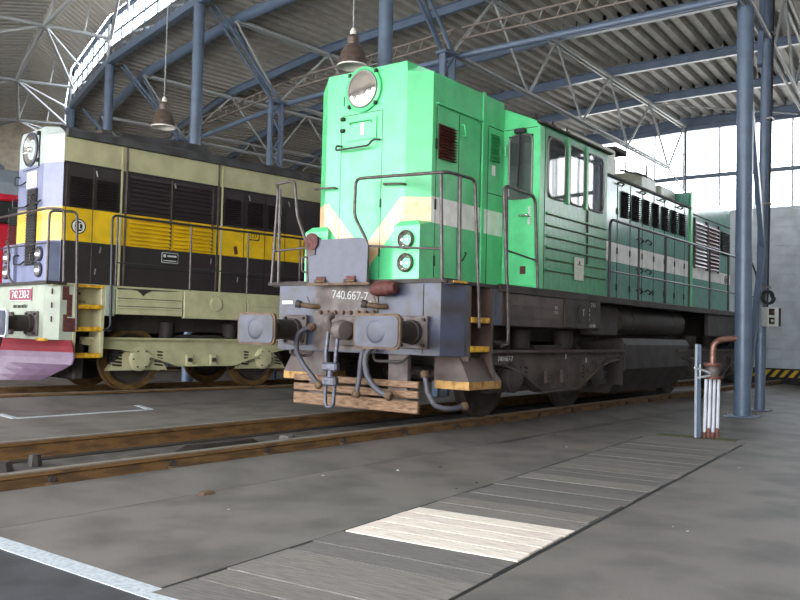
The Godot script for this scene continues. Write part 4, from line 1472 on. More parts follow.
		b.quad("green", Vector3(x, 1.6, -0.85), Vector3(x, 1.6, 0.85), Vector3(x, 3.68, 0.85), Vector3(x, 3.68, -0.85), Vector3(-1, 0, 0))
	# sides with three window openings
	var wins := [[2.24, 2.72], [2.86, 3.30], [3.42, 3.95]]
	for s in [-1.0, 1.0]:
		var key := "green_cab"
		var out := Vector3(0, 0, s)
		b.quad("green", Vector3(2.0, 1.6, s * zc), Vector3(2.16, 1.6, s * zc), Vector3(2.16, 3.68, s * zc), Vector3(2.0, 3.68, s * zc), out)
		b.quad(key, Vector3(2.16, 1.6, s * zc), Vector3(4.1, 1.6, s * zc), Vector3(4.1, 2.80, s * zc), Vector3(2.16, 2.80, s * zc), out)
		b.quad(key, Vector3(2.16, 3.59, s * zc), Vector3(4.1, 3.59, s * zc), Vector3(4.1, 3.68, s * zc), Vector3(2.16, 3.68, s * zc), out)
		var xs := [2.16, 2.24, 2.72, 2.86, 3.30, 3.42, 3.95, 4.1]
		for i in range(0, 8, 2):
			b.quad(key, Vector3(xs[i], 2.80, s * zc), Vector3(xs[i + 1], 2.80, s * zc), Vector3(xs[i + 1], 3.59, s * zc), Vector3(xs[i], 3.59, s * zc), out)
		# roof shoulders
		for i in range(1, 4):
			var p0: Array = sec[i]
			var p1: Array = sec[i + 1]
			b.quad("green" if i == 1 else "roof_grey", Vector3(1.98, p0[1], s * p0[0]), Vector3(4.14, p0[1], s * p0[0]), Vector3(4.14, p1[1], s * p1[0]), Vector3(1.98, p1[1], s * p1[0]), Vector3(0, 1, s))
	b.quad("roof_grey", Vector3(1.98, 4.02, -0.5), Vector3(4.14, 4.02, -0.5), Vector3(4.14, 4.02, 0.5), Vector3(1.98, 4.02, 0.5), Vector3.UP)
	b.quad("cab_inside", Vector3(2.0, 1.62, -zc), Vector3(4.1, 1.62, -zc), Vector3(4.1, 1.62, zc), Vector3(2.0, 1.62, zc), Vector3.UP)
	var cab := put(b, "cab", g)
	b = MB.new()
	b.bb("cab_inside", 2.1, 2.9, 1.62, 2.6, -0.8, 0.75, 0.03)
	b.bb("cab_inside", 3.2, 3.6, 1.62, 2.5, 0.4, 0.8, 0.05)
	put(b, "desk", cab)
	for s in [-1.0, 1.0]:
		for w in wins:
			window_frame(cab, w[1] - w[0], 0.78, Vector3((w[0] + w[1]) / 2, 3.195, s * (zc + 0.004)), Vector3.RIGHT, Vector3(0, 0, s))
		for x in [2.80, 3.37]:
			strip(cab, "green_cab", x - 0.03, x + 0.03, 2.78, 3.66, s * zc, s * (zc + 0.03), "window_rail", 0.005)
		for i in 6:
			var y := 1.86 + 0.145 * i
			strip(cab, "green_cab", 2.2, 4.06, y, y + 0.025, s * zc, s * (zc + 0.022), "body_rib", 0.006)
			strip(cab, "rust_seam", 2.2, 4.06, y - 0.014, y, s * zc, s * (zc + 0.003), "rusty_joint")
		strip(cab, "green", 2.0, 2.06, 1.62, 3.68, s * zc, s * (zc + 0.008), "corner_bead", 0.003)
		strip(cab, "seam", 2.15, 2.165, 1.62, 3.68, s * zc, s * (zc + 0.003), "panel_seam")
		strip(cab, "roof_grey", 1.96, 4.2, 3.70, 3.725, s * (zc - 0.02), s * (zc + 0.05), "rain_gutter", 0.004)
		for x in [2.0, 4.1]:
			var out := Vector3(-1, 0, 0) if x < 3 else Vector3(1, 0, 0)
			window_frame(cab, 0.33, 0.82, Vector3(x, 3.17, s * 1.095) + out * 0.004, Vector3(0, 0, 1), out, "door_window")
	strip(cab, "under", 3.42, 3.435, 2.02, 2.78, zc, zc + 0.02, "drain_pipe")
	strip(cab, "pale_box", 3.01, 3.29, 1.79, 2.10, zc + 0.02, zc + 0.03, "builder_plate", 0.006)

	strip(cab, "seam_dark", 3.08, 3.22, 1.995, 2.005, zc + 0.03, zc + 0.032, "plate_mark")
	strip(cab, "seam_dark", 3.13, 3.17, 2.01, 2.05, zc + 0.03, zc + 0.032, "plate_mark")
	# cab door at the front
	b = MB.new()
	b.bb("green", 1.985, 2.0, 1.66, 2.76, 0.89, 1.32, 0.004)
	var dr := put(b, "cab_door", cab)
	b = MB.new()
	b.tube("chrome", rounded([Vector3(1.985, 2.54, 1.24), Vector3(1.93, 2.54, 1.24), Vector3(1.93, 2.54, 1.12)], 0.02, 3), 0.014, 8)
	b.bb("chrome", 1.98, 1.987, 2.42, 2.66, 1.22, 1.26, 0.003)
	put(b, "door_handle", dr)
	for y in [3.4, 1.95]:
		b = MB.new()
		b.cyl("green", Vector3(1.97, y - 0.07, 0.885), Vector3(1.97, y + 0.07, 0.885), 0.022, 0.022, 8)
		put(b, "hinge", dr)
	strip(dr, "seam", 1.994, 2.0, 3.66, 3.668, 0.86, 1.33, "door_seam")
	b = MB.new()
	b.bar("rubber", Vector3(1.96, 3.64, 1.10), Vector3(1.95, 2.9, 1.08), 0.02, 0.02)
	b.bb("rubber", 1.93, 1.99, 3.60, 3.66, 1.02, 1.18, 0.01)
	put(b, "wiper", dr)
	strip(dr, "rust_patch", 1.98, 1.984, 1.80, 1.90, 1.12, 1.2, "chipped_paint")
	for x in [2.55, 3.05, 3.5]:
		b = MB.new()
		b.obox("under", Vector3(x, 3.9, 1.0), Vector3(0.05, 0.05, 0.04), Basis(), 0.02)
		b.cyl("under", Vector3(x, 3.92, 1.0), Vector3(x, 4.0, 1.0), 0.015, 0.015, 6)
		put(b, "roof_fitting", cab)

	# ---- rear hood
	b = MB.new()
	b.bb("green_old", 4.1, 9.32, 1.62, 3.62, -0.85, 0.85)
	var rh := put(b, "engine_hood", g)
	for s in [-1.0, 1.0]:
		strip(rh, "under", 4.1, 9.32, 3.62, 3.66, s * 0.80, s * 0.885, "rain_gutter", 0.005)
		strip(rh, "stripe_white", 4.1, 9.32, 2.26, 2.57, s * 0.85, s * 0.853, "side_stripe")
	strip(rh, "roof_grey", 4.1, 9.32, 3.62, 3.68, -0.8, 0.8, "hood_roof", 0.02)
	for i in 7:
		var x := 5.85 + i * 0.475
		louvre(rh, "louvre_dark", x, x + 0.30, 3.03, 3.47, 0.852, 12)
	for i in 9:
		var x := 4.6 + i * 0.55
		strip(rh, "seam", x - 0.008, x + 0.008, 1.66, 3.6, 0.85, 0.856, "door_seam")
		for y in [3.1, 2.45, 1.85]:
			strip(rh, "seam", x - 0.03, x + 0.0, y - 0.05, y + 0.05, 0.85, 0.868, "hinge")
	for i in 4:
		var x := 5.65 + i * 0.97
		grab(rh, "grimy", Vector3(x, 3.54, 0.85), Vector3(x + 0.22, 3.54, 0.85), Vector3(0, 0.03, 0.05), 0.014)
	for y in [2.72, 2.2, 1.84]:
		for x in [6.55, 6.95]:
			grab(rh, "seam_dark", Vector3(x, y, 0.85), Vector3(x + 0.2, y - 0.04, 0.85), Vector3(0, 0.04, 0.05), 0.012)
	# roof equipment
	b = MB.new()
	b.bb("pale_box", 4.3, 6.15, 3.66, 4.22, -0.7, 0.62, 0.03)
	put(b, "radiator_housing", rh)
	b = MB.new()
	b.lathe("rust", Vector3(6.35, 3.66, 0.35), Vector3.UP, [[0.17, 0.0], [0.17, 0.45], [0.15, 0.5], [0.12, 0.5]], 18, true)
	put(b, "exhaust_stack", rh)
	b = MB.new()
	b.bb("under", 6.2, 6.7, 4.22, 4.32, 0.2, 0.6, 0.03)
	put(b, "exhaust_cover", rh)
	b = MB.new()
	b.bb("pale_box", 7.3, 8.2, 3.66, 4.08, -0.5, 0.6, 0.10)
	put(b, "air_filter_housing", rh)
	b = MB.new()
	b.tube("under", rounded([Vector3(6.5, 3.95, 0.55), Vector3(7.5, 4.0, 0.65), Vector3(7.5, 4.2, 0.65)], 0.04, 3), 0.02, 6)
	put(b, "roof_pipe", rh)
	b = MB.new()
	b.bb("pale_box", 8.35, 9.2, 3.66, 3.98, -0.6, 0.6, 0.04)
	put(b, "roof_hatch", rh)
	# ---- tail hood
	b = MB.new()
	b.bb("green_old", 9.32, 12.1, 1.62, 3.96, -0.85, 0.85, 0.03)
	var th := put(b, "tail_hood", g)
	strip(th, "green", 9.30, 9.42, 1.64, 3.99, 0.85, 0.88, "corner_post", 0.005)
	strip(th, "seam", 9.4, 12.08, 3.53, 3.55, 0.85, 0.865, "panel_seam")
	strip(th, "stripe_white", 9.42, 12.1, 2.26, 2.50, 0.85, 0.853, "side_stripe")
	for i in 2:
		var x := 9.58 + i * 0.84
		var l := louvre(th, "steel" if i == 0 else "louvre_red", x, x + 0.72, 2.5, 3.44, 0.853, 12)
		strip(l, "grimy", x - 0.03, x, 2.46, 3.48, 0.85, 0.885, "louvre_frame")
		strip(l, "grimy", x + 0.72, x + 0.75, 2.46, 3.48, 0.85, 0.885, "louvre_frame")
	for x in [11.38, 11.72]:
		louvre(th, "louvre_dark", x, x + 0.27, 2.9, 3.42, 0.853, 12)
	b = MB.new()
	b.lathe("black", Vector3(11.75, 2.36, 0.853), Vector3(0, 0, 1), [[0.10, 0.0], [0.10, 0.006], [0.0, 0.006]], 20, false)
	b.lathe("stripe_white", Vector3(11.75, 2.36, 0.860), Vector3(0, 0, 1), [[0.07, 0.0], [0.055, 0.0]], 20, false)
	put(b, "emblem", th, "round dark emblem")

	# ---- handrails
	railing(g, [Vector3(-0.02, 1.60, 0.28), Vector3(-0.02, 2.06, 0.25), Vector3(-0.02, 2.36, 0.05), Vector3(-0.02, 2.79, 0.06), Vector3(-0.02, 2.78, 0.40), Vector3(-0.02, 2.75, 1.28), Vector3(0.06, 2.76, 1.30), Vector3(0.56, 2.76, 1.32), Vector3(0.60, 1.10, 1.39)])
	railing(g, [Vector3(0.02, 1.60, 1.27), Vector3(0.0, 2.74, 1.24)])
	railing(g, [Vector3(0.27, 1.60, 1.33), Vector3(0.27, 2.76, 1.31)])
	railing(g, [Vector3(-0.02, 2.0, 0.26), Vector3(0.0, 1.93, 1.26)], "handrail", 0.013)
	railing(g, [Vector3(-0.02, 1.60, -1.27), Vector3(-0.02, 2.78, -1.20), Vector3(0.02, 2.85, -1.28), Vector3(-0.02, 2.86, -0.92), Vector3(-0.02, 2.42, -0.86), Vector3(-0.02, 2.05, -0.68), Vector3(-0.02, 1.60, -0.66)])
	railing(g, [Vector3(0.0, 1.60, -1.17), Vector3(0.0, 2.78, -1.19)])
	railing(g, [Vector3(-0.02, 2.0, -1.24), Vector3(-0.02, 2.02, -0.68)], "handrail", 0.013)
	railing(g, [Vector3(1.13, 0.90, 1.37), Vector3(1.24, 0.92, 1.39), Vector3(1.24, 1.2, 1.39), Vector3(1.13, 2.78, 1.36), Vector3(1.90, 2.76, 1.36), Vector3(1.98, 1.62, 1.38)], "handrail", 0.021, 0.1)
	railing(g, [Vector3(1.24, 1.6, 1.36), Vector3(1.20, 2.76, 1.36)])
	railing(g, [Vector3(1.22, 2.02, 1.37), Vector3(1.93, 1.96, 1.38)], "handrail", 0.013)
	var wr := railing(g, [Vector3(4.22, 1.6, 1.36), Vector3(4.22, 2.76, 1.36), Vector3(11.9, 2.76, 1.36), Vector3(12.3, 2.5, 1.36), Vector3(12.3, 1.6, 1.36)], "handrail_dark", 0.021, 0.14, "walkway_railing")
	railing(wr, [Vector3(4.22, 2.0, 1.36), Vector3(12.3, 2.0, 1.36)], "handrail_dark", 0.014, 0.05, "mid_rail")
	for x in [5.35, 6.55, 7.75, 8.95, 10.15, 11.35]:
		railing(wr, [Vector3(x, 1.6, 1.36), Vector3(x, 2.76, 1.36)], "handrail_dark", 0.019, 0.05, "post")
	bogie(g, 2.86, 1.22, "bogie_brown", "under", "under", 0.31)
	bogie(g, 9.5, 1.22, "bogie_brown", "under", "under", 0.31)
	text("740 667-7", 0.08, "chalk", g, Vector3(1.35, 0.74, 1.30), FACE_SIDE)
	text("-16-", 0.08, "chalk", g, Vector3(3.05, 0.52, 1.225), FACE_SIDE)
	for k in [[3.1, 0.72], [3.75, 0.66]]:
		strip(g, "chalk", k[0], k[0] + 0.04, k[1], k[1] + 0.07, 1.222, 1.224, "chalk_mark")

# ---------------------------------------------------------------- yellow locomotive
func build_yellow() -> void:
	var g := thing("diesel_locomotive", "yellow and dark brown diesel locomotive with cream frame and red snow plough", "locomotive", Vector3(-0.728, 0, -6.277), -0.127)
	var b := MB.new()
	b.bb("under", 0.3, 12.2, 0.95, 1.58, -0.85, 0.85)
	b.bb("frame_cream", 0.1, 12.35, 1.58, 1.63, -1.36, 1.36)
	var fr := put(b, "underframe", g)
	for s in [-1.0, 1.0]:
		b = MB.new()
		b.bb("frame_cream", 1.08, 2.22, 1.20, 1.60, s * 1.30, s * 1.365, 0.008)
		for y in [1.32, 1.44]:
			b.bb("umber", 1.1, 2.2, y, y + 0.012, s * 1.36, s * 1.368)
			b.bb("frame_cream", 1.1, 2.2, y - 0.03, y, s * 1.36, s * 1.38, 0.004)
		put(b, "skirt_panel", fr)
		b = MB.new()
		b.bb("frame_cream", 2.24, 3.46, 1.17, 1.61, s * 1.30, s * 1.375, 0.008)
		b.lathe("frame_cream", Vector3(2.84, 1.42, s * 1.37), Vector3(0, 0, s), [[0.13, 0.0], [0.13, 0.02], [0.10, 0.03], [0.0, 0.03]], 8, false)
		put(b, "skirt_panel", fr)
		b = MB.new()
		b.bb("frame_cream", 3.48, 12.3, 1.17, 1.61, s * 1.30, s * 1.365, 0.008)
		for y in [1.32, 1.44]:
			b.bb("frame_cream", 3.5, 5.5, y - 0.03, y, s * 1.36, s * 1.38, 0.004)
		put(b, "skirt_panel", fr)
	b = MB.new()
	b.prism("umber", v2([[1.08, 1.60], [1.10, 1.575], [1.3, 1.585], [1.42, 1.57], [1.48, 1.53], [1.52, 1.49], [1.58, 1.54], [1.66, 1.575], [1.9, 1.585], [2.1, 1.59], [2.15, 1.60]]), Vector3(0, 0, 1.3655), Vector3.RIGHT, Vector3.UP, Vector3(0, 0, 0.003))
	put(b, "tar_smear", fr)
	# beam
	b = MB.new()
	var pl := v2([[0.05, -1.22], [0.05, 1.22], [0.22, 1.36], [0.42, 1.36], [0.42, -1.36], [0.22, -1.36]])
	b.prism("beam_white", pl, Vector3(0, 0.80, 0), Vector3.RIGHT, Vector3.BACK, Vector3(0, 0.80, 0))
	var bm := put(b, "buffer_beam", g)
	strip(bm, "under", 0.0, 0.3, 1.60, 1.645, -1.38, 1.38, "deck_lip")
	b = MB.new()
	b.bb("plate_pink", 0.035, 0.05, 1.36, 1.56, -0.02, 0.80, 0.004)
	var np := put(b, "number_plate", bm, "dull red cast number plate")
	text("742 230-2", 0.15, "white_sign", np, Vector3(0.034, 1.46, 0.39), FACE_FRONT, "numerals")
	strip(np, "white_sign", 0.033, 0.036, 1.365, 1.375, -0.02, 0.80, "plate_border")
	strip(np, "white_sign", 0.033, 0.036, 1.545, 1.555, -0.02, 0.80, "plate_border")
	text("BRNO MALOMĚŘICE", 0.06, "seam_dark", bm, Vector3(0.045, 1.28, 0.38), FACE_FRONT)
	for q in [[0.30, 1.48, 0.05, 0.10], [0.36, 1.30, 0.04, 0.16], [0.30, 1.05, 0.03, 0.12]]:
		strip(bm, "rust_patch", q[0] - q[2], q[0] + q[2], q[1] - q[3], q[1] + q[3], 1.36, 1.363, "rust_patch")
	strip(bm, "rust_patch", 0.28, 0.46, 0.92, 1.12, 1.36, 1.375, "rust_patch", 0.004)
	b = MB.new()
	for p in [[0.12, 1.5], [0.13, 1.3], [0.12, 1.1]]:
		b.obox("rust_patch", Vector3(0.135, p[1], 1.293), Vector3(0.03, 0.04, 0.003), Basis(Vector3.UP, 0.69), 0.0)
	put(b, "chipped_lettering", bm)
	for z in [-0.875, 0.875]:
		buffer(g, 0.05, 0.5, z, -1.0, "slate_plain", "pipe_white", 0.56, 0.40)
	coupling(g, 0.03, 0.25)
	hose(g, [Vector3(0.0, 1.05, 0.42), Vector3(-0.15, 1.0, 0.45), Vector3(-0.32, 0.8, 0.62), Vector3(-0.36, 0.5, 0.60), Vector3(-0.38, 0.40, 0.52)], "rubber", 0.032)
	# snow plough: curved blade in two wings
	for s in [1.0, -1.0]:
		b = MB.new()
		var rows := []
		for i in 8:
			var t := i / 7.0
			var y := 0.80 - 0.62 * t
			var bow := 0.10 * sin(t * PI) - 0.10 * t
			var zo: float = 1.48 if t < 0.55 else lerpf(1.48, 0.72, (t - 0.55) / 0.45)
			var row := []
			for k in 5:
				var u := k / 4.0
				row.append(Vector3(-0.28 + bow + 0.62 * u, y, s * zo * u))
			rows.append(row)
		for i in 7:
			for k in 4:
				var key := "plow_red" if i < 2 else "plow_lilac"
				b.quad(key, rows[i][k], rows[i][k + 1], rows[i + 1][k + 1], rows[i + 1][k], Vector3(-1, 0, s * 0.1))
				b.quad(key, rows[i][k] + Vector3(0.02, 0, 0), rows[i][k + 1] + Vector3(0.02, 0, 0), rows[i + 1][k + 1] + Vector3(0.02, 0, 0), rows[i + 1][k] + Vector3(0.02, 0, 0), Vector3(1, 0, 0))
		put(b, "plough_wing", g, "red and faded lilac snow plough wing")
	strip(g, "yellow_step", -0.0, 0.06, 0.785, 0.82, 1.10, 1.36, "plough_mark")
	for z in [-0.7, 0.7]:
		b = MB.new()
		b.bb("under", 0.28, 0.38, 0.3, 0.82, z - 0.06, z + 0.06)
		put(b, "plough_bracket", g)
	# steps
	for s in [1.0, -1.0]:
		b = MB.new()
		b.bb("frame_cream", 0.42, 0.47, 0.55, 1.6, s * 1.0, s * 1.365, 0.006)
		b.bb("frame_cream", 0.84, 0.90, 0.55, 1.6, s * 1.0, s * 1.365, 0.006)
		b.bb("frame_cream", 0.47, 0.84, 0.95, 1.6, s * 1.02, s * 1.06)
		b.bb("beam_white", 0.90, 1.06, 1.17, 1.62, s * 1.3, s * 1.37, 0.006)
		var st := put(b, "step_well", g)
		for y in [0.54, 0.93, 1.26]:
			b = MB.new()
			b.bb("yellow_step", 0.45, 0.87, y, y + 0.07, s * 1.08, s * 1.375, 0.008)
			put(b, "step", st, "worn yellow step")
		strip(st, "yellow_step", 0.44, 0.88, 1.58, 1.62, s * 1.3, s * 1.375, "top_edge")
		strip(st, "rust_patch", 0.56, 0.66, 1.48, 1.51, s * 1.06, s * 1.063, "rust_mark")
		text("POZOR", 0.05, "seam_dark", st, Vector3(0.66, 1.37, s * 1.062), FACE_SIDE if s > 0 else Basis(Vector3.UP, PI))
	# ---- hood
	var plan := [[0.28, -0.46], [0.28, 0.46], [0.42, 0.85], [6.0, 0.85], [6.0, -0.85], [0.42, -0.85]]
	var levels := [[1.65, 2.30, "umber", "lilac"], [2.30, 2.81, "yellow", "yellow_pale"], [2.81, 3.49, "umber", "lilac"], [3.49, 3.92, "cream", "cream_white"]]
	b = MB.new()
	for l in levels:
		for i in 6:
			var p: Array = plan[i]
			var q: Array = plan[(i + 1) % 6]
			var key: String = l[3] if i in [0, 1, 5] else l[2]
			b.quad(key, Vector3(p[0], l[0], p[1]), Vector3(q[0], l[0], q[1]), Vector3(q[0], l[1], q[1]), Vector3(p[0], l[1], p[1]), Vector3((p[0] + q[0]) / 2 - 3.0 if i != 2 and i != 4 else 0.0, 0, p[1] + q[1]))
	b.loft("cream_white", ring(plan, 3.92), [Vector3(0.30, 4.06, -0.44), Vector3(0.30, 4.06, 0.44), Vector3(0.46, 4.06, 0.6), Vector3(6.0, 4.06, 0.6), Vector3(6.0, 4.06, -0.6), Vector3(0.46, 4.06, -0.6)], false, true)
	var hd := put(b, "hood", g)
	for s in [-1.0, 1.0]:
		b = MB.new()
		b.quad("roof_dark", Vector3(0.46, 3.90, s * 0.90), Vector3(6.0, 3.90, s * 0.90), Vector3(6.0, 4.08, s * 0.70), Vector3(0.40, 4.10, s * 0.56), Vector3(0, 1, s))
		b.bb("roof_dark", 0.44, 6.0, 3.875, 4.0, s * 0.82, s * 0.905, 0.01)
		put(b, "roof_edge", hd)
	for s in [-1.0, 1.0]:
		for x in [1.36, 1.44, 3.16, 3.24]:
			strip(hd, "frame_cream" if x < 1.4 or x > 3.2 else "grimy", x - 0.014, x + 0.014, 1.66, 3.92, s * 0.85, s * 0.868, "cover_strip")
		strip(hd, "seam_dark", 0.43, 1.36, 3.48, 3.505, s * 0.85, s * 0.862, "panel_seam")
		strip(hd, "seam_dark", 1.44, 3.16, 3.47, 3.50, s * 0.85, s * 0.862, "panel_seam")
		strip(hd, "seam_dark", 3.24, 6.0, 3.47, 3.50, s * 0.85, s * 0.862, "panel_seam")
		for x in [0.47, 0.90, 3.72, 4.18, 4.64, 5.1]:
			strip(hd, "seam_dark" if x > 1 else "grimy", x - 0.005, x + 0.005, 1.68, 3.46, s * 0.85, s * 0.855, "door_seam")
		if s > 0:
			for x in [0.52, 0.95]:
				louvre(hd, "umber", x, x + 0.34, 2.84, 3.30, 0.853, 14)
			for x in [1.50, 2.30]:
				louvre(hd, "umber", x, x + 0.74, 2.83, 3.46, 0.853, 9)
				var l := louvre(hd, "yellow", x, x + 0.74, 2.34, 2.80, 0.853, 7, "yellow_louvre")
				strip(l, "grimy", x + 0.735, x + 0.76, 2.32, 3.46, 0.85, 0.875, "louvre_frame")
			for x in [3.30, 3.78, 4.24]:
				louvre(hd, "umber", x, x + 0.32, 2.87, 3.32, 0.853, 12)
			for x in [0.93, 2.30, 3.80, 4.70]:
				b = MB.new()
				b.bar("steel", Vector3(x, 3.42, 0.86), Vector3(x + 0.02, 3.33, 0.87), 0.015, 0.022)
				put(b, "latch", hd)
			for p in [[0.98, 1.86], [2.26, 2.39], [3.06, 2.18], [3.62, 1.9], [1.05, 2.2]]:
				b = MB.new()
				b.bar("steel", Vector3(p[0], p[1] + 0.04, 0.855), Vector3(p[0] - 0.02, p[1] - 0.05, 0.866), 0.012, 0.02)
				put(b, "latch", hd)
	strip(hd, "seam_dark", 1.2, 6.0, 1.955, 1.965, 0.85, 0.854, "panel_seam")
	b = MB.new()
	b.prism("roof_dark", v2([[1.35, 4.0], [1.5, 4.16], [2.3, 4.20], [3.0, 4.22], [3.3, 4.0]]), Vector3(0, 0, -0.6), Vector3.RIGHT, Vector3.UP, Vector3(0, 0, 1.2))
	put(b, "roof_hump", hd)
	b = MB.new()
	b.bb("roof_grey", 1.1, 1.3, 4.0, 4.16, 0.3, 0.6, 0.02)
	put(b, "roof_hatch", hd)
	# railway emblem, small panel lettering, red label
	b = MB.new()
	b.lathe("black", Vector3(0.68, 2.53, 0.853), Vector3(0, 0, 1), [[0.115, 0.0], [0.115, 0.006], [0.0, 0.006]], 28, false)
	b.lathe("white_sign", Vector3(0.68, 2.53, 0.8605), Vector3(0, 0, 1), [[0.098, 0.0], [0.078, 0.0]], 28, false)
	var em := put(b, "emblem", hd, "round black and white emblem")
	text("CD", 0.13, "white_sign", em, Vector3(0.68, 2.53, 0.861), FACE_SIDE)
	b = MB.new()
	b.prism("black", round_rect(0.26, 0.16, 0.04), Vector3(3.93, 2.70, 0.853), Vector3.RIGHT, Vector3.UP, Vector3(0, 0, 0.004))
	b.prism("yellow", round_rect(0.22, 0.12, 0.035), Vector3(3.93, 2.70, 0.856), Vector3.RIGHT, Vector3.UP, Vector3(0, 0, 0.004))
	var lg := put(b, "logo", hd, "black outlined logo on the yellow band")
	text("CD", 0.11, "black", lg, Vector3(3.93, 2.70, 0.861), FACE_SIDE * Basis(Vector3(1, 0, 0), Vector3(0.3, 1, 0), Vector3(0, 0, 1)))
	b = MB.new()
	b.prism("box_grey", round_rect(0.31, 0.17, 0.02), Vector3(2.26, 2.17, 0.852), Vector3.RIGHT, Vector3.UP, Vector3(0, 0, 0.003))
	b.prism("black", round_rect(0.29, 0.15, 0.02), Vector3(2.26, 2.17, 0.8535), Vector3.RIGHT, Vector3.UP, Vector3(0, 0, 0.003))
	var sg := put(b, "notice", hd, "small dark notice with pale border")
	strip(sg, "box_grey", 2.21, 2.38, 2.185, 2.215, 0.856, 0.858, "print")
	strip(sg, "box_grey", 2.14, 2.38, 2.115, 2.13, 0.856, 0.858, "print")
	b = MB.new()
	b.lathe("box_grey", Vector3(2.16, 2.2, 0.856), Vector3(0, 0, 1), [[0.028, 0.0], [0.028, 0.002], [0.0, 0.002]], 12, false)
	put(b, "print", sg)
	b = MB.new()
	b.bar("rust_patch", Vector3(3.54, 2.48, 0.853), Vector3(3.57, 2.34, 0.853), 0.004, 0.07)
	put(b, "sticker", hd, "small red sticker")
	# front face: headlamp, vertical louvre, lamps, handles
	b = MB.new()
	b.lathe("slate_plain", Vector3(0.28, 3.76, -0.03), Vector3(-1, 0, 0), [[0.27, 0.0], [0.27, 0.03], [0.235, 0.04], [0.225, 0.03]], 32, false)
	var hl := put(b, "headlamp", hd)
	b = MB.new()
	b.lathe("lens", Vector3(0.28, 3.76, -0.03), Vector3(-1, 0, 0), [[0.226, 0.032], [0.16, 0.0], [0.07, -0.02], [0.0, -0.022]], 32, false)
	b.lathe("chrome", Vector3(0.28, 3.76, -0.03), Vector3(-1, 0, 0), [[0.05, -0.02], [0.045, 0.06], [0.0, 0.07]], 12, false)
	put(b, "reflector", hl)
	for y in [3.98, 3.56]:
		b = MB.new()
		b.obox("seam_dark", Vector3(0.26, y, 0.26), Vector3(0.02, 0.03, 0.03), Basis(), 0.006)
		put(b, "lamp_hinge", hl)
	strip(hd, "seam_dark", 0.262, 0.28, 3.46, 4.0, 0.285, 0.30, "hinge_rod")
	strip(hd, "seam_dark", 0.274, 0.28, 3.44, 3.452, -0.32, 0.28, "panel_seam")
	b = MB.new()
	b.bb("seam_dark", 0.255, 0.279, 1.93, 3.12, -0.06, 0.28)
	for i in 26:
		var y := 1.95 + i * 0.045
		b.bb("umber", 0.235, 0.258, y, y + 0.012, -0.05, 0.27)
	put(b, "ribbed_column", hd)
	strip(hd, "white_sign", 0.26, 0.279, 3.14, 3.40, -0.12, 0.24, "junction_box", 0.01)
	for q in [[3.36, -0.44, -0.15], [3.0, -0.48, 0.0], [3.02, 0.2, 0.44], [2.10, -0.36, -0.1], [2.12, 0.28, 0.5]]:
		b = MB.new()
		b.tube("handrail_dark", rounded([Vector3(0.28, q[0], q[1]), Vector3(0.2, q[0], q[1]), Vector3(0.2, q[0] - 0.14, q[1]), Vector3(0.2, q[0] - 0.16, q[2]), Vector3(0.26, q[0] - 0.1, q[2])], 0.04, 3), 0.013, 6)
		put(b, "grab_handle", hd)
	for s in [-1.0, 1.0]:
		b = MB.new()
		b.bb("lilac", 0.21, 0.44, 1.66, 2.28, s * 0.42, s * 0.84, 0.02)
		var lx := put(b, "lamp_box", hd)
		for y in [2.08, 1.84]:
			lamp_front(lx, Vector3(0.21, y, s * 0.62), 0.095, "slate_plain")
	# ---- handrails
	railing(g, [Vector3(0.05, 1.62, 1.28), Vector3(0.05, 2.66, 1.28), Vector3(0.42, 2.68, 1.36), Vector3(0.46, 0.95, 1.40)])
	railing(g, [Vector3(0.10, 1.62, -1.28), Vector3(0.05, 2.70, -1.26), Vector3(0.04, 2.70, 0.0), Vector3(0.05, 2.70, 1.2), Vector3(0.24, 2.70, 1.34), Vector3(0.26, 1.62, 1.36)])
	railing(g, [Vector3(0.05, 2.20, -1.26), Vector3(0.05, 2.20, 1.27)], "handrail", 0.013)
	railing(g, [Vector3(0.05, 1.62, 0.1), Vector3(0.02, 1.75, -0.08), Vector3(0.02, 2.2, -0.10), Vector3(0.04, 2.3, -0.25)])
	railing(g, [Vector3(0.88, 0.95, 1.40), Vector3(0.98, 1.0, 1.40), Vector3(0.97, 2.70, 1.36), Vector3(1.3, 2.69, 1.36), Vector3(5.9, 2.69, 1.36), Vector3(6.2, 2.4, 1.36), Vector3(6.2, 1.62, 1.36)], "handrail_dark", 0.019, 0.1)
	railing(g, [Vector3(1.05, 1.98, 1.36), Vector3(6.2, 1.98, 1.36)], "handrail_dark", 0.011)
	for x in [1.06, 2.34, 3.46, 4.6]:
		railing(g, [Vector3(x, 1.62, 1.36), Vector3(x, 2.69, 1.36)], "handrail", 0.017)
	b = MB.new()
	b.bb("umber", 6.0, 8.2, 1.63, 3.9, -1.3, 1.3, 0.05)
	b.bb("roof_dark", 5.95, 8.25, 3.9, 4.1, -1.2, 1.2, 0.08)
	put(b, "cab", g)
	b = MB.new()
	b.bb("umber", 8.2, 12.1, 1.63, 3.8, -0.85, 0.85, 0.03)
	put(b, "rear_hood", g)
	b = MB.new()
	b.bb("under", 0.62, 0.78, 0.2, 0.95, -1.0, 1.0, 0.02)
	put(b, "sand_box", g)
	bogie(g, 2.85, 1.08, "frame_cream", "wheel_yellow", "frame_cream", 0.40)
	bogie(g, 9.5, 1.08, "frame_cream", "wheel_yellow", "frame_cream", 0.40)
	b = MB.new()
	b.bb("under", 5.2, 7.4, 0.3, 1.0, -1.1, 1.1, 0.05)
	put(b, "fuel_tank", g)

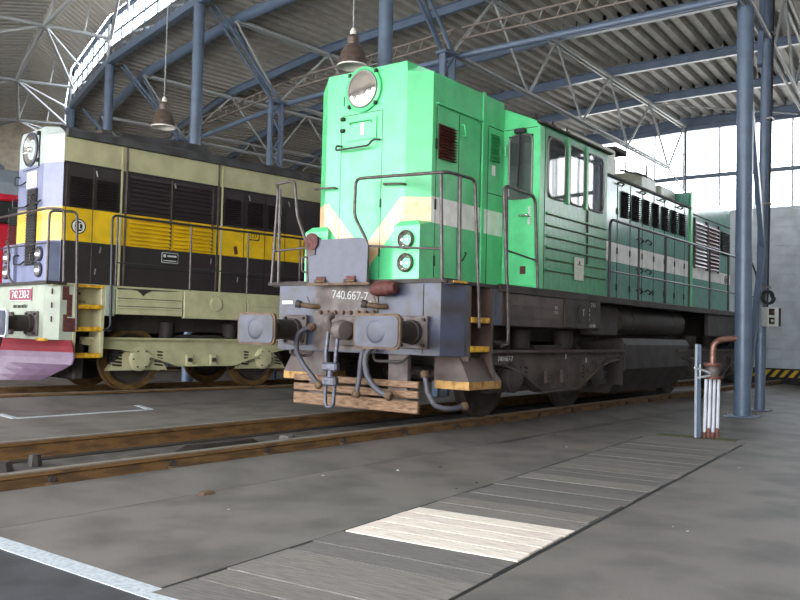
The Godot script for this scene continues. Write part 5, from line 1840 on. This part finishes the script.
# ---------------------------------------------------------------- red railcar
func build_railcar() -> void:
	var g := thing("railcar", "red and grey railcar standing behind the yellow locomotive", "railcar", Vector3(0.75, 0, -12.36), -0.255)
	var b := MB.new()
	b.bb("red", 0.5, 13.0, 1.1, 3.10, -1.42, 1.42, 0.06)
	var body := put(b, "body", g)
	strip(body, "black", 0.48, 13.0, 3.08, 3.58, -1.41, 1.41, "window_band", 0.04)
	strip(body, "red", 0.46, 13.0, 3.56, 3.72, -1.43, 1.43, "cornice", 0.03)
	b = MB.new()
	b.prism("car_grey", v2([[-1.42, 3.70], [1.42, 3.70], [1.38, 3.95], [1.0, 4.25], [0.5, 4.36], [-0.5, 4.36], [-1.0, 4.25], [-1.38, 3.95]]), Vector3(0.5, 0, 0), Vector3(0, 0, 1), Vector3.UP, Vector3(12.5, 0, 0))
	put(b, "roof", body)
	b = MB.new()
	b.lathe("car_grey", Vector3(1.0, 4.34, 0.3), Vector3.UP, [[0.34, 0.0], [0.34, 0.1], [0.2, 0.2], [0.0, 0.22]], 20, false)
	put(b, "roof_vent", body)
	for i in 7:
		var x := 1.2 + i * 1.65
		b = MB.new()
		b.bb("cab_glass", x, x + 1.2, 2.5, 3.4, 1.415, 1.43, 0.004)
		put(b, "window", body)
	for z in [-0.7, 0.7]:
		b = MB.new()
		b.bb("cab_glass", 0.45, 0.49, 2.45, 3.4, z - 0.5, z + 0.5, 0.01)
		put(b, "windscreen", body)
		buffer(g, 0.5, 0.55, z * 1.25, -1.0, "slate_plain", "rust", 0.5, 0.36)
	b = MB.new()
	b.bb("under", 0.6, 12.8, 0.7, 1.12, -1.2, 1.2, 0.03)
	put(b, "underframe", g)
	for x in [2.6, 10.6]:
		for a in [-1.0, 1.0]:
			for s in [-1.0, 1.0]:
				b = MB.new()
				b.lathe("wheel", Vector3(x + a, 0.42, s * 0.82), Vector3(0, 0, -s), [[0.0, 0.0], [0.08, 0.0], [0.34, 0.03], [0.42, 0.0], [0.42, 0.09], [0.445, 0.11], [0.42, 0.14], [0.0, 0.1]], 28, false)
				put(b, "wheel", g)
	for s in [-1.0, 1.0]:
		b = MB.new()
		for x in [2.6, 10.6]:
			b.bb("under", x - 1.5, x + 1.5, 0.35, 0.6, s * 0.95, s * 1.05, 0.03)
		put(b, "bogie_frame", g)

func _ready() -> void:
	rng.seed = 742
	setup_view()
	setup_materials()
	build_floor()
	build_roof()
	build_clerestory()
	build_gate_wall()
	build_outer_walls()
	build_trusses()
	build_columns()
	build_ladder_girders()
	build_white_trusses()
	build_tracks()
	build_green()
	build_yellow()
	build_railcar()
	build_crossing()
	pendant("pendant workshop lamp hanging just above the green locomotive's nose", Vector3(3.07, 5.41, -2.70), 8.85)
	pendant("pendant workshop lamp hanging over the yellow locomotive's hood", Vector3(3.46, 5.18, -8.18), 8.85)
	build_standpipe()
	build_control_box()
